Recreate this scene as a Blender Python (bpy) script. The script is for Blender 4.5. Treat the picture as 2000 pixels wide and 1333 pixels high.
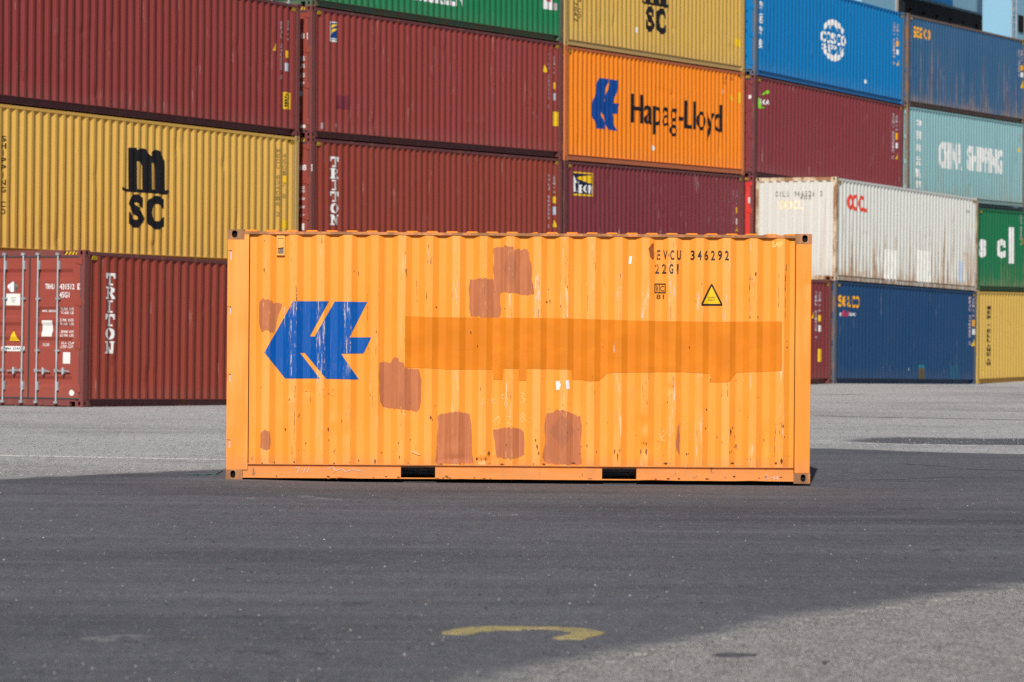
import bpy, bmesh, math, random
import numpy as np
from mathutils import Vector, Matrix, noise
from mathutils.geometry import delaunay_2d_cdt
for o in list(bpy.data.objects): bpy.data.objects.remove(o)
S = bpy.context.scene
COL = S.collection
# all measurements below are metres in each container's own frame (x along it, y into it, z up)
CAM = {'lens': 125.165, 'pitch': 0.00446, 'roll': 0.00696, 'H': 1.619}
POSE = {'C': {'o': [6.788, 100.86, 0.085], 'rot': [0.0, 0.01251, 1.10879]},
 'F': {'o': [-2.953, 36.839, 0.0], 'rot': [0.0, 0.00086, 0.01712]},
 'G': {'o': [14.467, 110.71, -0.1], 'rot': [0.0, -0.004, 1.11095]},
 'H': {'o': [3.521, 88.563, 0.05], 'rot': [0.0, -0.0, 1.11095]},
 'L': {'o': [-9.94, 66.996, -0.02], 'rot': [0.0, 0.00456, 1.12628]},
 'M': {'o': [-4.43, 78.423, -0.064], 'rot': [0.0, -0.00711, 1.086]},
 'N': {'o': [12.428, 112.126, -0.064], 'rot': [0.0, -0.00661, 1.12362]},
 'R': {'o': [1.318, 89.474, -0.017], 'rot': [0.0, -0.01053, 1.12697]},
 'S1': {'o': [-7.896, 65.511, 0.055], 'rot': [0.0, 0.01644, 1.10445]},
 'W': {'o': [9.025, 99.688, 0.047], 'rot': [0.0, 0.01391, 1.1113]}}
EMBLEM = [[0.266, 0.996], [0.6, 1.0], [0.423, 0.548], [0.471, 0.547], [0.655, 0.998], [0.96, 0.995], [0.796, 0.54], [1.0, 0.541], [0.928, 0.334], [0.718, 0.329], [0.888, 0.0], [0.581, 0.006], [0.376, 0.337], [0.333, 0.335], [0.521, 0.01], [0.194, 0.006], [0.0, 0.338]]
GROUND = {'cracks': [([[4.545, 42.897], [4.836, 42.473], [5.134, 41.907], [5.373, 41.198], [5.847, 40.987], [6.277, 40.344]], 0.09),
            ([[3.57, 38.672], [3.903, 38.661], [4.228, 38.584], [4.68, 39.119], [5.06, 39.45]], 0.07), ([[3.081, 36.492], [3.385, 36.657], [3.789, 36.485]], 0.04),
            ([[-1.489, 33.632], [-1.139, 33.282], [-0.951, 33.409]], 0.03), ([[0.821, 33.17], [1.242, 32.939], [1.681, 33.194]], 0.03), ([[4.122, 38.117], [4.457, 38.171], [4.483, 37.923]], 0.05),
            ([[-2.854, 30.166], [-2.517, 30.293], [-2.289, 30.159]], 0.04), ([[-1.457, 26.851], [-1.221, 26.75], [-0.917, 26.85]], 0.03)],
 'dark': [[-6.379, 35.253], [-5.713, 36.172], [-5.29, 36.847], [-5.028, 37.264], [-4.745, 37.565], [-4.379, 38.145], [-3.893, 38.762], [-3.49, 39.243], [-3.183, 39.717], [-1.778, 41.443],
          [0.648, 44.347], [3.079, 47.419], [4.041, 47.911], [4.539, 47.712], [5.084, 47.04], [5.751, 46.412], [6.63, 46.028], [8.38, 44.762], [4.581, 24.442], [3.182, 22.043], [2.795, 21.508],
          [2.604, 21.21], [2.272, 20.679], [2.065, 20.401], [1.787, 19.911], [1.511, 19.311], [1.195, 18.711], [1.008, 18.243], [0.704, 17.844], [0.457, 17.226], [0.252, 16.75], [0.057, 16.206],
          [-0.212, 15.516], [-0.599, 14.125], [-3.575, 13.118]],
 'line': [[-7.192, 43.541], [-3.398, 42.314], [-3.387, 42.172], [-7.159, 43.34]],
 'mark': [[-0.356, 18.682], [-0.277, 18.887], [-0.205, 19.007], [-0.112, 19.044], [-0.009, 19.064], [0.115, 19.063], [0.213, 19.042], [0.311, 18.992], [0.384, 18.952], [0.446, 18.888],
          [0.492, 18.751], [0.493, 18.695], [0.473, 18.582], [0.427, 18.469], [0.367, 18.302], [0.301, 18.324], [0.22, 18.344], [0.216, 18.414], [0.28, 18.512], [0.32, 18.625], [0.329, 18.709],
          [0.308, 18.792], [0.261, 18.885], [0.187, 18.913], [0.065, 18.886], [-0.033, 18.861], [-0.11, 18.798], [-0.163, 18.67], [-0.224, 18.543], [-0.272, 18.539], [-0.355, 18.588]],
 'oil': [[[-1.025, 20.576], [-0.942, 20.697], [-0.816, 20.67], [-0.831, 20.518], [-0.959, 20.432]], [[0.991, 17.479], [1.072, 17.567], [1.216, 17.523], [1.188, 17.413], [1.059, 17.35]],
         [[1.5, 17.25], [1.535, 17.306], [1.535, 17.201], [1.498, 17.12]], [[-1.877, 23.427], [-1.844, 23.529], [-1.813, 23.384], [-1.845, 23.283]],
         [[-1.556, 17.56], [-1.384, 17.629], [-0.998, 17.52], [-0.764, 17.375], [-0.985, 17.305], [-1.371, 17.465]], [[2.913, 25.868], [3.199, 26.077], [3.442, 25.926], [3.148, 25.661]],
         [[3.178, 31.911], [3.711, 32.163], [3.739, 31.809], [3.28, 31.572]]],
 'rustlines': [([[5.47, 64.903], [6.499, 64.457], [7.802, 63.743], [9.911, 62.587]], 0.45), ([[8.527, 70.503], [9.255, 69.871], [11.012, 69.548]], 0.35),
               ([[7.214, 85.644], [7.855, 85.244], [8.684, 86.169]], 0.5), ([[12.073, 87.379], [13.723, 86.689]], 0.5)],
 'smear': [[4.423, 50.637], [5.088, 51.926], [5.638, 52.881], [6.092, 52.861], [6.655, 52.505], [7.556, 52.465], [9.082, 52.561], [8.488, 49.12], [7.063, 49.036], [6.366, 49.101], [5.692, 49.382],
           [5.156, 49.696], [4.698, 50.142]],
 'smears': [[[-2.211, 18.167], [-2.125, 18.324], [-1.948, 18.398], [-1.818, 18.288], [-1.917, 18.102], [-2.116, 18.028]],
            [[-2.16, 33.534], [-1.927, 33.669], [-1.562, 33.123], [-1.576, 32.926], [-1.898, 33.173]], [[-2.481, 32.991], [-2.371, 33.105], [-2.35, 32.815], [-2.453, 32.801]],
            [[-0.164, 30.355], [0.054, 30.548], [0.076, 30.304], [-0.142, 30.195]]],
 'strap': [[-3.447, 37.908], [-3.381, 37.725], [-3.312, 37.865], [-3.242, 37.684], [-3.194, 37.885], [-3.144, 37.803], [-3.145, 38.753]]}
MARKS = {
 'front': [
  ('poly','emblem',[[0.683,1.851],[1.052,1.854],[0.857,1.489],[0.909,1.488],[1.112,1.852],[1.449,1.85],[1.268,1.482],[1.493,1.483],[1.414,1.316],[1.182,1.312],[1.369,1.046],[1.031,1.051],[0.805,1.318],[0.757,1.317],[0.965,1.054],[0.604,1.051],[0.39,1.319]],None,{'layer': 3}),
  ('poly','band',[[1.842,1.706],[2.155,1.697],[2.951,1.698],[3.482,1.697],[4.279,1.677],[5.077,1.673],[5.752,1.683],[5.757,1.168],[5.294,1.148],[5.257,1.111],[5.215,1.057],[5.188,1.046],[5.061,1.045],[5.028,1.082],[5.007,1.135],[4.709,1.149],[4.018,1.138],[3.938,1.127],[3.901,1.084],[3.859,1.052],[3.583,1.061],[3.571,1.167],[2.865,1.172],[2.86,1.055],[2.76,1.055],[2.753,1.161],[2.265,1.157],[2.159,1.167],[1.846,1.175]],None,{'layer': 2}),
  ('text','ghost',[2.253,5.612,1.046,1.613],'Hapag-Lloyd',{'bold': 0.012,'layer': 3}),
  ('rough','primer',[[0.334,1.844],[0.364,1.87],[0.373,1.888],[0.395,1.862],[0.417,1.871],[0.443,1.858],[0.465,1.853],[0.474,1.827],[0.535,1.838],[0.566,1.824],[0.561,1.784],[0.531,1.714],[0.519,1.661],[0.51,1.6],[0.48,1.512],[0.45,1.521],[0.432,1.547],[0.406,1.551],[0.353,1.538],[0.34,1.607],[0.326,1.695],[0.33,1.782]],None,{'layer': 1}),
  ('rough','primer',[[2.756,2.424],[2.82,2.428],[2.881,2.452],[2.902,2.435],[2.956,2.439],[2.969,2.409],[3.017,2.416],[3.037,2.399],[3.105,2.41],[3.122,2.373],[3.133,2.298],[3.15,2.231],[3.151,2.082],[3.169,2.048],[3.173,1.943],[3.068,1.934],[3.027,1.942],[2.98,1.959],[2.838,1.956],[2.76,1.964],[2.759,2.092],[2.751,2.228],[2.753,2.363]],None,{'layer': 1}),
  ('rough','primer',[[2.505,2.094],[2.525,2.09],[2.586,2.098],[2.61,2.105],[2.681,2.105],[2.701,2.095],[2.758,2.096],[2.759,1.965],[2.828,1.947],[2.825,1.849],[2.839,1.788],[2.826,1.721],[2.813,1.694],[2.637,1.692],[2.616,1.706],[2.522,1.708],[2.508,1.779],[2.503,1.955]],None,{'layer': 1}),
  ('rough','primer',[[1.577,1.219],[1.624,1.23],[1.697,1.22],[1.727,1.272],[1.779,1.273],[1.79,1.231],[1.838,1.221],[1.842,1.17],[1.987,1.156],[2.013,1.057],[2.014,0.891],[2.001,0.746],[1.97,0.715],[1.866,0.735],[1.7,0.748],[1.618,0.764],[1.586,0.826],[1.578,1.033]],None,{'layer': 1}),
  ('rough','primer',[[2.188,0.665],[2.218,0.696],[2.384,0.722],[2.519,0.698],[2.54,0.585],[2.542,0.377],[2.553,0.253],[2.564,0.181],[2.191,0.178],[2.17,0.209],[2.19,0.375]],None,{'layer': 1}),
  ('rough','primer',[[2.758,0.53],[2.83,0.545],[2.882,0.56],[3.048,0.547],[3.086,0.506],[3.092,0.278],[3.009,0.24],[2.905,0.235],[2.802,0.255],[2.784,0.379]],None,{'layer': 1}),
  ('rough','primer',[[3.316,0.704],[3.378,0.715],[3.409,0.746],[3.471,0.747],[3.544,0.727],[3.669,0.676],[3.684,0.593],[3.671,0.386],[3.687,0.199],[3.652,0.178],[3.32,0.186],[3.278,0.248],[3.308,0.424],[3.296,0.59]],None,{'layer': 1}),
  ('rough','primer',[[0.359,0.488],[0.401,0.52],[0.449,0.499],[0.459,0.393],[0.451,0.32],[0.392,0.309],[0.35,0.34]],None,{'layer': 1}),
  ('rough','primer',[[4.693,0.626],[4.704,0.432],[4.702,0.278],[4.682,0.323],[4.663,0.377],[4.667,0.486],[4.68,0.567]],None,{'layer': 1}),
  ('poly','primer_dark',[[2.932,2.398],[3.012,2.209],[2.939,2.033],[2.849,2.215]],None,{'layer': 2}),
  ('poly','primer_dark',[[3.472,0.705],[3.618,0.53],[3.485,0.343],[3.349,0.518]],None,{'layer': 2}),
  ('mono','black_worn',[4.43,5.21,2.312,2.412],'EVCU 346292',{'layer': 4,'bold': 0.02,'fill': 0.6}),
  ('mono','black_worn',[4.418,4.705,2.168,2.268],'22G1',{'layer': 4,'bold': 0.02,'fill': 0.6}),
  ('rect','black',[4.428,4.542,2.055,2.066],None,{'layer': 4}),
  ('rect','black',[4.428,4.543,1.965,1.976],None,{'layer': 4}),
  ('rect','black',[4.428,4.438,1.976,2.055],None,{'layer': 4}),
  ('rect','black',[4.473,4.481,1.976,2.056],None,{'layer': 4}),
  ('rect','black',[4.533,4.542,1.976,2.056],None,{'layer': 4}),
  ('text','black',[4.447,4.46,1.984,2.042],'i',{'bold': 0.01,'layer': 4}),
  ('text','black',[4.487,4.526,1.984,2.042],'C',{'bold': 0.01,'layer': 4}),
  ('text','black',[4.448,4.525,1.904,1.952],'81',{'bold': 0.0,'layer': 4}),
  ('poly','black',[[5.006,2.049],[5.022,2.069],[5.038,2.049],[5.132,1.858],[5.129,1.84],[4.916,1.839],[4.912,1.86]],None,{'layer': 4}),
  ('poly','yellow',[[5.022,2.041],[5.113,1.859],[4.933,1.858]],None,{'layer': 5}),
  ('text','black',[4.987,5.059,1.916,1.932],'SUPER',{'bold': 0.01,'layer': 6}),
  ('text','black',[4.987,5.059,1.887,1.906],'HEAVY',{'bold': 0.01,'layer': 6}),
  ('poly','white',[[4.166,2.348],[4.193,2.344],[4.183,2.265],[4.156,2.271]],None,{'layer': 4}),
  ('poly','white',[[3.409,1.043],[3.448,1.047],[3.461,1.006],[3.447,0.952],[3.414,0.956]],None,{'layer': 4}),
  ('poly','white',[[3.512,1.052],[3.548,1.056],[3.555,0.961],[3.521,0.965]],None,{'layer': 4}),
  ('stroke','chalk',[[[2.662,0.865],[2.642,0.792],[2.683,0.807]],[[2.72,0.839],[2.781,0.843]],[[2.751,0.872],[2.756,0.804]],[[2.9,0.908],[2.855,0.898],[2.855,0.852],[2.896,0.861],[2.9,0.908],[2.88,0.784]],[[3.039,0.909],[3.082,0.914],[3.062,0.874],[3.091,0.854],[3.077,0.816],[3.04,0.816]],[[2.762,0.617],[2.829,0.68],[2.83,0.597]],[[2.902,0.674],[2.948,0.67],[2.903,0.598],[2.957,0.592]],[[3.072,0.713],[3.047,0.688],[3.093,0.64],[3.064,0.609],[3.043,0.64],[3.088,0.692],[3.072,0.713]],[[3.13,0.62],[3.139,0.61]]],None,{'layer': 4}),
  ('stroke','chalk',[[[4.492,0.516],[4.518,0.433]],[[4.517,0.537],[4.558,0.516],[4.513,0.454],[4.551,0.423]]],None,{'layer': 4}),
  ('text','chalk_yellow',[5.645,5.751,2.448,2.511],'SAP',{'bold': 0.03,'layer': 4}),
  ('poly','plate_lip',[[1.907,0.315],[1.942,0.311],[1.998,0.286],[2.019,0.27],[1.994,0.266],[1.915,0.294]],None,{'layer': 14}),
  ('poly','rust_mid',[[4.303,0.328],[4.304,0.315],[4.297,0.29],[4.289,0.317],[4.29,0.324],[4.287,0.335],[4.291,0.337],[4.296,0.346],[4.302,0.335]],None,{'layer': 7}),
  ('poly','rust_dark',[[4.36,0.318],[4.359,0.301],[4.355,0.27],[4.351,0.302],[4.342,0.307],[4.347,0.329],[4.349,0.341],[4.355,0.35],[4.362,0.339]],None,{'layer': 7}),
  ('poly','rust_dark',[[4.358,0.403],[4.356,0.396],[4.354,0.373],[4.352,0.387],[4.349,0.398],[4.346,0.408],[4.351,0.416],[4.354,0.412],[4.359,0.409]],None,{'layer': 7}),
  ('poly','rust_mid',[[4.331,0.413],[4.331,0.408],[4.327,0.396],[4.323,0.405],[4.319,0.411],[4.322,0.416],[4.324,0.42],[4.328,0.419],[4.331,0.419]],None,{'layer': 7}),
  ('poly','rust_dark',[[5.239,0.542],[5.238,0.532],[5.231,0.481],[5.227,0.514],[5.222,0.535],[5.224,0.548],[5.227,0.556],[5.231,0.575],[5.234,0.551]],None,{'layer': 7}),
  ('poly','rust_mid',[[5.257,0.574],[5.254,0.568],[5.252,0.56],[5.249,0.565],[5.247,0.571],[5.243,0.576],[5.247,0.583],[5.252,0.584],[5.254,0.579]],None,{'layer': 7}),
  ('poly','rust_dark',[[5.483,2.175],[5.482,2.161],[5.479,2.149],[5.47,2.159],[5.469,2.171],[5.468,2.182],[5.474,2.193],[5.479,2.187],[5.487,2.189]],None,{'layer': 7}),
  ('poly','rust_dark',[[4.779,0.299],[4.781,0.293],[4.775,0.279],[4.77,0.292],[4.766,0.297],[4.766,0.301],[4.77,0.308],[4.776,0.306],[4.782,0.305]],None,{'layer': 7}),
  ('poly','rust_mid',[[4.976,0.567],[4.974,0.561],[4.97,0.549],[4.965,0.559],[4.964,0.564],[4.961,0.57],[4.965,0.573],[4.97,0.576],[4.973,0.572]],None,{'layer': 7}),
  ('poly','rust_dark',[[4.985,0.763],[4.984,0.756],[4.979,0.745],[4.974,0.758],[4.97,0.76],[4.971,0.766],[4.974,0.772],[4.979,0.772],[4.981,0.767]],None,{'layer': 7}),
  ('poly','rust_dark',[[4.573,0.84],[4.572,0.836],[4.569,0.816],[4.566,0.831],[4.565,0.836],[4.563,0.843],[4.565,0.846],[4.569,0.845],[4.57,0.846]],None,{'layer': 7}),
  ('poly','rust_dark',[[4.061,0.268],[4.061,0.251],[4.058,0.212],[4.054,0.241],[4.052,0.258],[4.05,0.278],[4.051,0.298],[4.057,0.302],[4.063,0.283]],None,{'layer': 7}),
  ('poly','rust_dark',[[4.029,0.321],[4.029,0.313],[4.025,0.289],[4.02,0.308],[4.019,0.313],[4.018,0.325],[4.02,0.335],[4.025,0.342],[4.029,0.331]],None,{'layer': 7}),
  ('poly','rust_mid',[[3.741,0.382],[3.742,0.371],[3.738,0.346],[3.734,0.371],[3.73,0.377],[3.733,0.387],[3.735,0.397],[3.738,0.395],[3.742,0.395]],None,{'layer': 7}),
  ('poly','rust_dark',[[3.229,0.368],[3.226,0.355],[3.223,0.321],[3.217,0.354],[3.215,0.358],[3.214,0.377],[3.216,0.391],[3.222,0.381],[3.226,0.383]],None,{'layer': 7}),
  ('poly','rust_mid',[[3.245,0.299],[3.244,0.29],[3.24,0.278],[3.235,0.286],[3.228,0.292],[3.23,0.302],[3.233,0.312],[3.239,0.317],[3.245,0.309]],None,{'layer': 7}),
  ('poly','rust_dark',[[3.211,0.431],[3.211,0.421],[3.206,0.41],[3.204,0.419],[3.199,0.427],[3.2,0.435],[3.203,0.443],[3.206,0.448],[3.21,0.439]],None,{'layer': 7}),
  ('poly','rust_mid',[[2.126,0.662],[2.121,0.649],[2.117,0.64],[2.11,0.643],[2.103,0.656],[2.11,0.669],[2.112,0.678],[2.117,0.681],[2.12,0.671]],None,{'layer': 7}),
  ('poly','rust_dark',[[2.135,0.636],[2.135,0.632],[2.132,0.628],[2.129,0.632],[2.128,0.633],[2.125,0.639],[2.129,0.642],[2.132,0.644],[2.135,0.643]],None,{'layer': 7}),
  ('poly','rust_dark',[[2.736,0.295],[2.729,0.284],[2.725,0.258],[2.718,0.285],[2.717,0.291],[2.711,0.3],[2.716,0.312],[2.725,0.31],[2.73,0.302]],None,{'layer': 7}),
  ('poly','rust_dark',[[2.609,0.236],[2.606,0.231],[2.598,0.217],[2.589,0.226],[2.587,0.231],[2.59,0.241],[2.593,0.243],[2.599,0.249],[2.603,0.241]],None,{'layer': 7}),
  ('poly','rust_mid',[[2.697,0.237],[2.696,0.23],[2.689,0.209],[2.68,0.224],[2.677,0.232],[2.677,0.24],[2.68,0.251],[2.688,0.244],[2.698,0.242]],None,{'layer': 7}),
  ('poly','rust_dark',[[1.788,0.395],[1.786,0.391],[1.784,0.377],[1.78,0.391],[1.778,0.391],[1.777,0.397],[1.78,0.399],[1.784,0.4],[1.787,0.399]],None,{'layer': 7}),
  ('poly','rust_dark',[[1.799,0.246],[1.798,0.241],[1.796,0.227],[1.793,0.232],[1.79,0.24],[1.789,0.251],[1.792,0.26],[1.795,0.259],[1.798,0.255]],None,{'layer': 7}),
  ('poly','rust_mid',[[1.554,0.207],[1.549,0.196],[1.543,0.167],[1.535,0.191],[1.534,0.202],[1.535,0.215],[1.536,0.224],[1.542,0.219],[1.545,0.218]],None,{'layer': 7}),
  ('poly','rust_mid',[[1.617,0.293],[1.612,0.285],[1.61,0.278],[1.605,0.284],[1.604,0.29],[1.605,0.297],[1.606,0.304],[1.609,0.3],[1.612,0.298]],None,{'layer': 7}),
  ('poly','rust_dark',[[0.654,0.837],[0.655,0.83],[0.652,0.819],[0.647,0.828],[0.647,0.835],[0.643,0.841],[0.649,0.849],[0.651,0.843],[0.656,0.844]],None,{'layer': 7}),
  ('poly','rust_dark',[[0.618,0.529],[0.617,0.522],[0.612,0.498],[0.608,0.519],[0.602,0.526],[0.606,0.533],[0.608,0.542],[0.612,0.539],[0.614,0.534]],None,{'layer': 7}),
  ('poly','rust_dark',[[1.062,0.533],[1.061,0.518],[1.057,0.502],[1.053,0.511],[1.049,0.523],[1.052,0.541],[1.053,0.554],[1.056,0.548],[1.061,0.541]],None,{'layer': 7}),
  ('poly','rust_dark',[[1.197,0.618],[1.197,0.608],[1.194,0.598],[1.19,0.609],[1.19,0.616],[1.19,0.622],[1.19,0.627],[1.193,0.633],[1.196,0.623]],None,{'layer': 7}),
  ('poly','rust_dark',[[1.068,0.416],[1.065,0.412],[1.063,0.404],[1.06,0.411],[1.058,0.414],[1.057,0.418],[1.059,0.421],[1.063,0.425],[1.064,0.422]],None,{'layer': 7}),
  ('poly','rust_dark',[[0.83,0.382],[0.827,0.375],[0.825,0.368],[0.82,0.373],[0.819,0.378],[0.818,0.384],[0.82,0.389],[0.824,0.393],[0.826,0.388]],None,{'layer': 7}),
  ('poly','rust_dark',[[0.384,0.172],[0.38,0.168],[0.377,0.158],[0.37,0.164],[0.369,0.169],[0.366,0.175],[0.37,0.176],[0.376,0.179],[0.379,0.176]],None,{'layer': 7}),
  ('poly','rust_dark',[[0.714,0.191],[0.713,0.185],[0.711,0.174],[0.705,0.183],[0.697,0.187],[0.697,0.193],[0.706,0.197],[0.71,0.196],[0.715,0.195]],None,{'layer': 7}),
  ('poly','rust_dark',[[1.129,0.178],[1.125,0.172],[1.119,0.16],[1.111,0.168],[1.106,0.176],[1.109,0.18],[1.109,0.181],[1.119,0.183],[1.124,0.181]],None,{'layer': 7}),
  ('poly','rust_dark',[[1.377,0.206],[1.377,0.199],[1.372,0.181],[1.369,0.2],[1.368,0.2],[1.367,0.209],[1.367,0.22],[1.372,0.218],[1.375,0.211]],None,{'layer': 7}),
  ('poly','rust_dark',[[5.777,0.599],[5.777,0.59],[5.773,0.577],[5.769,0.581],[5.764,0.593],[5.767,0.603],[5.768,0.613],[5.773,0.613],[5.778,0.607]],None,{'layer': 7}),
  ('poly','rust_dark',[[5.773,0.237],[5.765,0.213],[5.761,0.199],[5.753,0.212],[5.747,0.227],[5.748,0.246],[5.754,0.261],[5.761,0.259],[5.767,0.249]],None,{'layer': 7}),
  ('poly','rust_dark',[[5.712,0.21],[5.708,0.205],[5.704,0.201],[5.693,0.203],[5.684,0.207],[5.692,0.213],[5.691,0.22],[5.703,0.22],[5.713,0.217]],None,{'layer': 7}),
  ('poly','rust_dark',[[5.273,0.207],[5.266,0.202],[5.25,0.198],[5.24,0.202],[5.227,0.205],[5.232,0.209],[5.237,0.211],[5.253,0.214],[5.263,0.213]],None,{'layer': 7}),
  ('poly','rust_dark',[[4.577,0.202],[4.569,0.199],[4.56,0.184],[4.543,0.198],[4.528,0.2],[4.545,0.205],[4.541,0.206],[4.559,0.208],[4.572,0.207]],None,{'layer': 7}),
  ('poly','rust_dark',[[3.627,0.195],[3.614,0.193],[3.604,0.182],[3.585,0.19],[3.583,0.193],[3.576,0.198],[3.588,0.2],[3.603,0.203],[3.617,0.198]],None,{'layer': 7}),
  ('poly','rust_dark',[[3.313,0.183],[3.306,0.18],[3.296,0.172],[3.287,0.176],[3.274,0.181],[3.279,0.184],[3.287,0.189],[3.294,0.19],[3.299,0.187]],None,{'layer': 7}),
  ('poly','rust_dark',[[2.881,0.18],[2.877,0.177],[2.861,0.171],[2.844,0.174],[2.834,0.177],[2.846,0.181],[2.845,0.184],[2.861,0.187],[2.873,0.183]],None,{'layer': 7}),
  ('poly','rust_mid',[[2.242,0.175],[2.248,0.171],[2.235,0.159],[2.222,0.167],[2.209,0.172],[2.218,0.177],[2.222,0.182],[2.235,0.179],[2.244,0.178]],None,{'layer': 7}),
  ('poly','rust_dark',[[0.382,2.479],[0.382,2.469],[0.38,2.457],[0.378,2.469],[0.376,2.474],[0.374,2.483],[0.377,2.488],[0.379,2.486],[0.381,2.487]],None,{'layer': 7}),
  ('poly','rust_dark',[[0.384,2.177],[0.384,2.161],[0.382,2.144],[0.379,2.152],[0.376,2.172],[0.378,2.184],[0.379,2.192],[0.382,2.197],[0.386,2.186]],None,{'layer': 7}),
  ('poly','rust_mid',[[1.457,1.798],[1.456,1.791],[1.455,1.781],[1.453,1.79],[1.452,1.793],[1.451,1.801],[1.452,1.806],[1.455,1.814],[1.458,1.806]],None,{'layer': 7}),
  ('poly','rust_dark',[[1.854,2.183],[1.854,2.174],[1.85,2.141],[1.845,2.164],[1.845,2.179],[1.842,2.186],[1.846,2.199],[1.85,2.197],[1.854,2.192]],None,{'layer': 7}),
  ('poly','rust_mid',[[1.858,2.141],[1.857,2.131],[1.855,2.092],[1.854,2.116],[1.852,2.13],[1.851,2.148],[1.852,2.161],[1.855,2.156],[1.857,2.15]],None,{'layer': 7}),
  ('poly','rust_dark',[[3.321,1.866],[3.317,1.862],[3.313,1.847],[3.307,1.861],[3.304,1.862],[3.3,1.867],[3.307,1.874],[3.313,1.876],[3.316,1.871]],None,{'layer': 7}),
  ('poly','rust_dark',[[3.348,1.877],[3.347,1.869],[3.344,1.849],[3.339,1.866],[3.339,1.872],[3.338,1.881],[3.339,1.89],[3.344,1.89],[3.346,1.884]],None,{'layer': 7}),
  ('poly','rust_dark',[[2.067,1.909],[2.065,1.893],[2.064,1.866],[2.062,1.896],[2.06,1.9],[2.06,1.913],[2.061,1.92],[2.064,1.93],[2.067,1.918]],None,{'layer': 7}),
  ('poly','rust_dark',[[2.175,1.804],[2.17,1.799],[2.166,1.796],[2.161,1.799],[2.155,1.802],[2.159,1.805],[2.161,1.807],[2.166,1.81],[2.169,1.807]],None,{'layer': 7}),
  ('poly','rust_mid',[[5.418,2.031],[5.418,2.021],[5.415,2.009],[5.413,2.02],[5.409,2.027],[5.412,2.037],[5.412,2.043],[5.415,2.041],[5.417,2.038]],None,{'layer': 7}),
  ('poly','rust_dark',[[5.425,1.723],[5.425,1.712],[5.423,1.712],[5.421,1.716],[5.418,1.717],[5.419,1.727],[5.421,1.733],[5.423,1.735],[5.425,1.732]],None,{'layer': 7}),
  ('poly','rust_dark',[[5.508,1.724],[5.505,1.717],[5.503,1.698],[5.501,1.704],[5.498,1.719],[5.499,1.729],[5.499,1.737],[5.502,1.739],[5.507,1.733]],None,{'layer': 7}),
  ('poly','rust_mid',[[1.359,2.153],[1.36,2.138],[1.357,2.109],[1.354,2.138],[1.352,2.144],[1.352,2.158],[1.355,2.172],[1.357,2.17],[1.359,2.161]],None,{'layer': 7}),
  ('poly','rust_mid',[[1.316,2.168],[1.317,2.165],[1.314,2.159],[1.312,2.162],[1.31,2.165],[1.311,2.171],[1.312,2.175],[1.314,2.175],[1.315,2.174]],None,{'layer': 7}),
  ('poly','rust_dark',[[4.575,2.364],[4.576,2.357],[4.573,2.338],[4.569,2.353],[4.568,2.361],[4.566,2.368],[4.569,2.377],[4.572,2.373],[4.577,2.369]],None,{'layer': 7}),
  ('poly','rust_dark',[[4.462,2.018],[4.461,2.01],[4.458,1.99],[4.456,2.006],[4.454,2.013],[4.453,2.023],[4.456,2.028],[4.457,2.033],[4.461,2.028]],None,{'layer': 7}),
  ('poly','rust_dark',[[4.449,2.055],[4.45,2.043],[4.447,2.03],[4.444,2.043],[4.444,2.05],[4.442,2.061],[4.444,2.066],[4.447,2.065],[4.45,2.064]],None,{'layer': 7}),
  ('poly','rust_mid',[[3.526,2.027],[3.525,2.018],[3.523,2.002],[3.521,2.019],[3.516,2.024],[3.519,2.029],[3.519,2.033],[3.523,2.038],[3.526,2.034]],None,{'layer': 7}),
  ('poly','rust_mid',[[3.187,0.188],[3.187,0.178],[3.184,0.167],[3.181,0.178],[3.176,0.183],[3.179,0.191],[3.18,0.194],[3.184,0.194],[3.185,0.193]],None,{'layer': 7}),
  ('poly','rust_mid',[[5.144,0.424],[5.142,0.421],[5.139,0.417],[5.136,0.419],[5.133,0.422],[5.133,0.426],[5.135,0.429],[5.139,0.429],[5.143,0.428]],None,{'layer': 7}),
  ('poly','rust_mid',[[4.257,0.488],[4.255,0.485],[4.254,0.481],[4.252,0.485],[4.251,0.486],[4.252,0.489],[4.252,0.492],[4.254,0.492],[4.256,0.491]],None,{'layer': 7}),
  ('poly','rust_mid',[[5.287,1.07],[5.288,1.063],[5.285,1.052],[5.28,1.062],[5.279,1.068],[5.279,1.073],[5.28,1.076],[5.284,1.081],[5.286,1.076]],None,{'layer': 7}),
  ('poly','rust_mid',[[1.492,0.889],[1.492,0.886],[1.49,0.88],[1.486,0.884],[1.484,0.887],[1.485,0.89],[1.487,0.893],[1.49,0.892],[1.492,0.892]],None,{'layer': 7}),
  ('poly','rust_dark',[[3.457,1.828],[3.456,1.822],[3.454,1.809],[3.45,1.817],[3.45,1.825],[3.45,1.832],[3.451,1.832],[3.454,1.838],[3.457,1.834]],None,{'layer': 7}),
  ('poly','rust_mid',[[5.243,0.335],[5.243,0.328],[5.241,0.315],[5.238,0.327],[5.238,0.332],[5.235,0.337],[5.238,0.343],[5.24,0.341],[5.242,0.342]],None,{'layer': 7}),
  ('poly','rust_dark',[[0.506,0.181],[0.503,0.174],[0.501,0.162],[0.497,0.17],[0.494,0.177],[0.496,0.185],[0.498,0.187],[0.5,0.198],[0.504,0.186]],None,{'layer': 7}),
  ('poly','rust_mid',[[2.719,0.285],[2.717,0.278],[2.713,0.266],[2.709,0.279],[2.708,0.282],[2.705,0.287],[2.71,0.292],[2.713,0.293],[2.716,0.289]],None,{'layer': 7}),
  ('poly','rust_mid',[[0.464,1.293],[0.46,1.291],[0.459,1.286],[0.457,1.287],[0.456,1.292],[0.456,1.295],[0.457,1.3],[0.459,1.298],[0.461,1.296]],None,{'layer': 7}),
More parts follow.
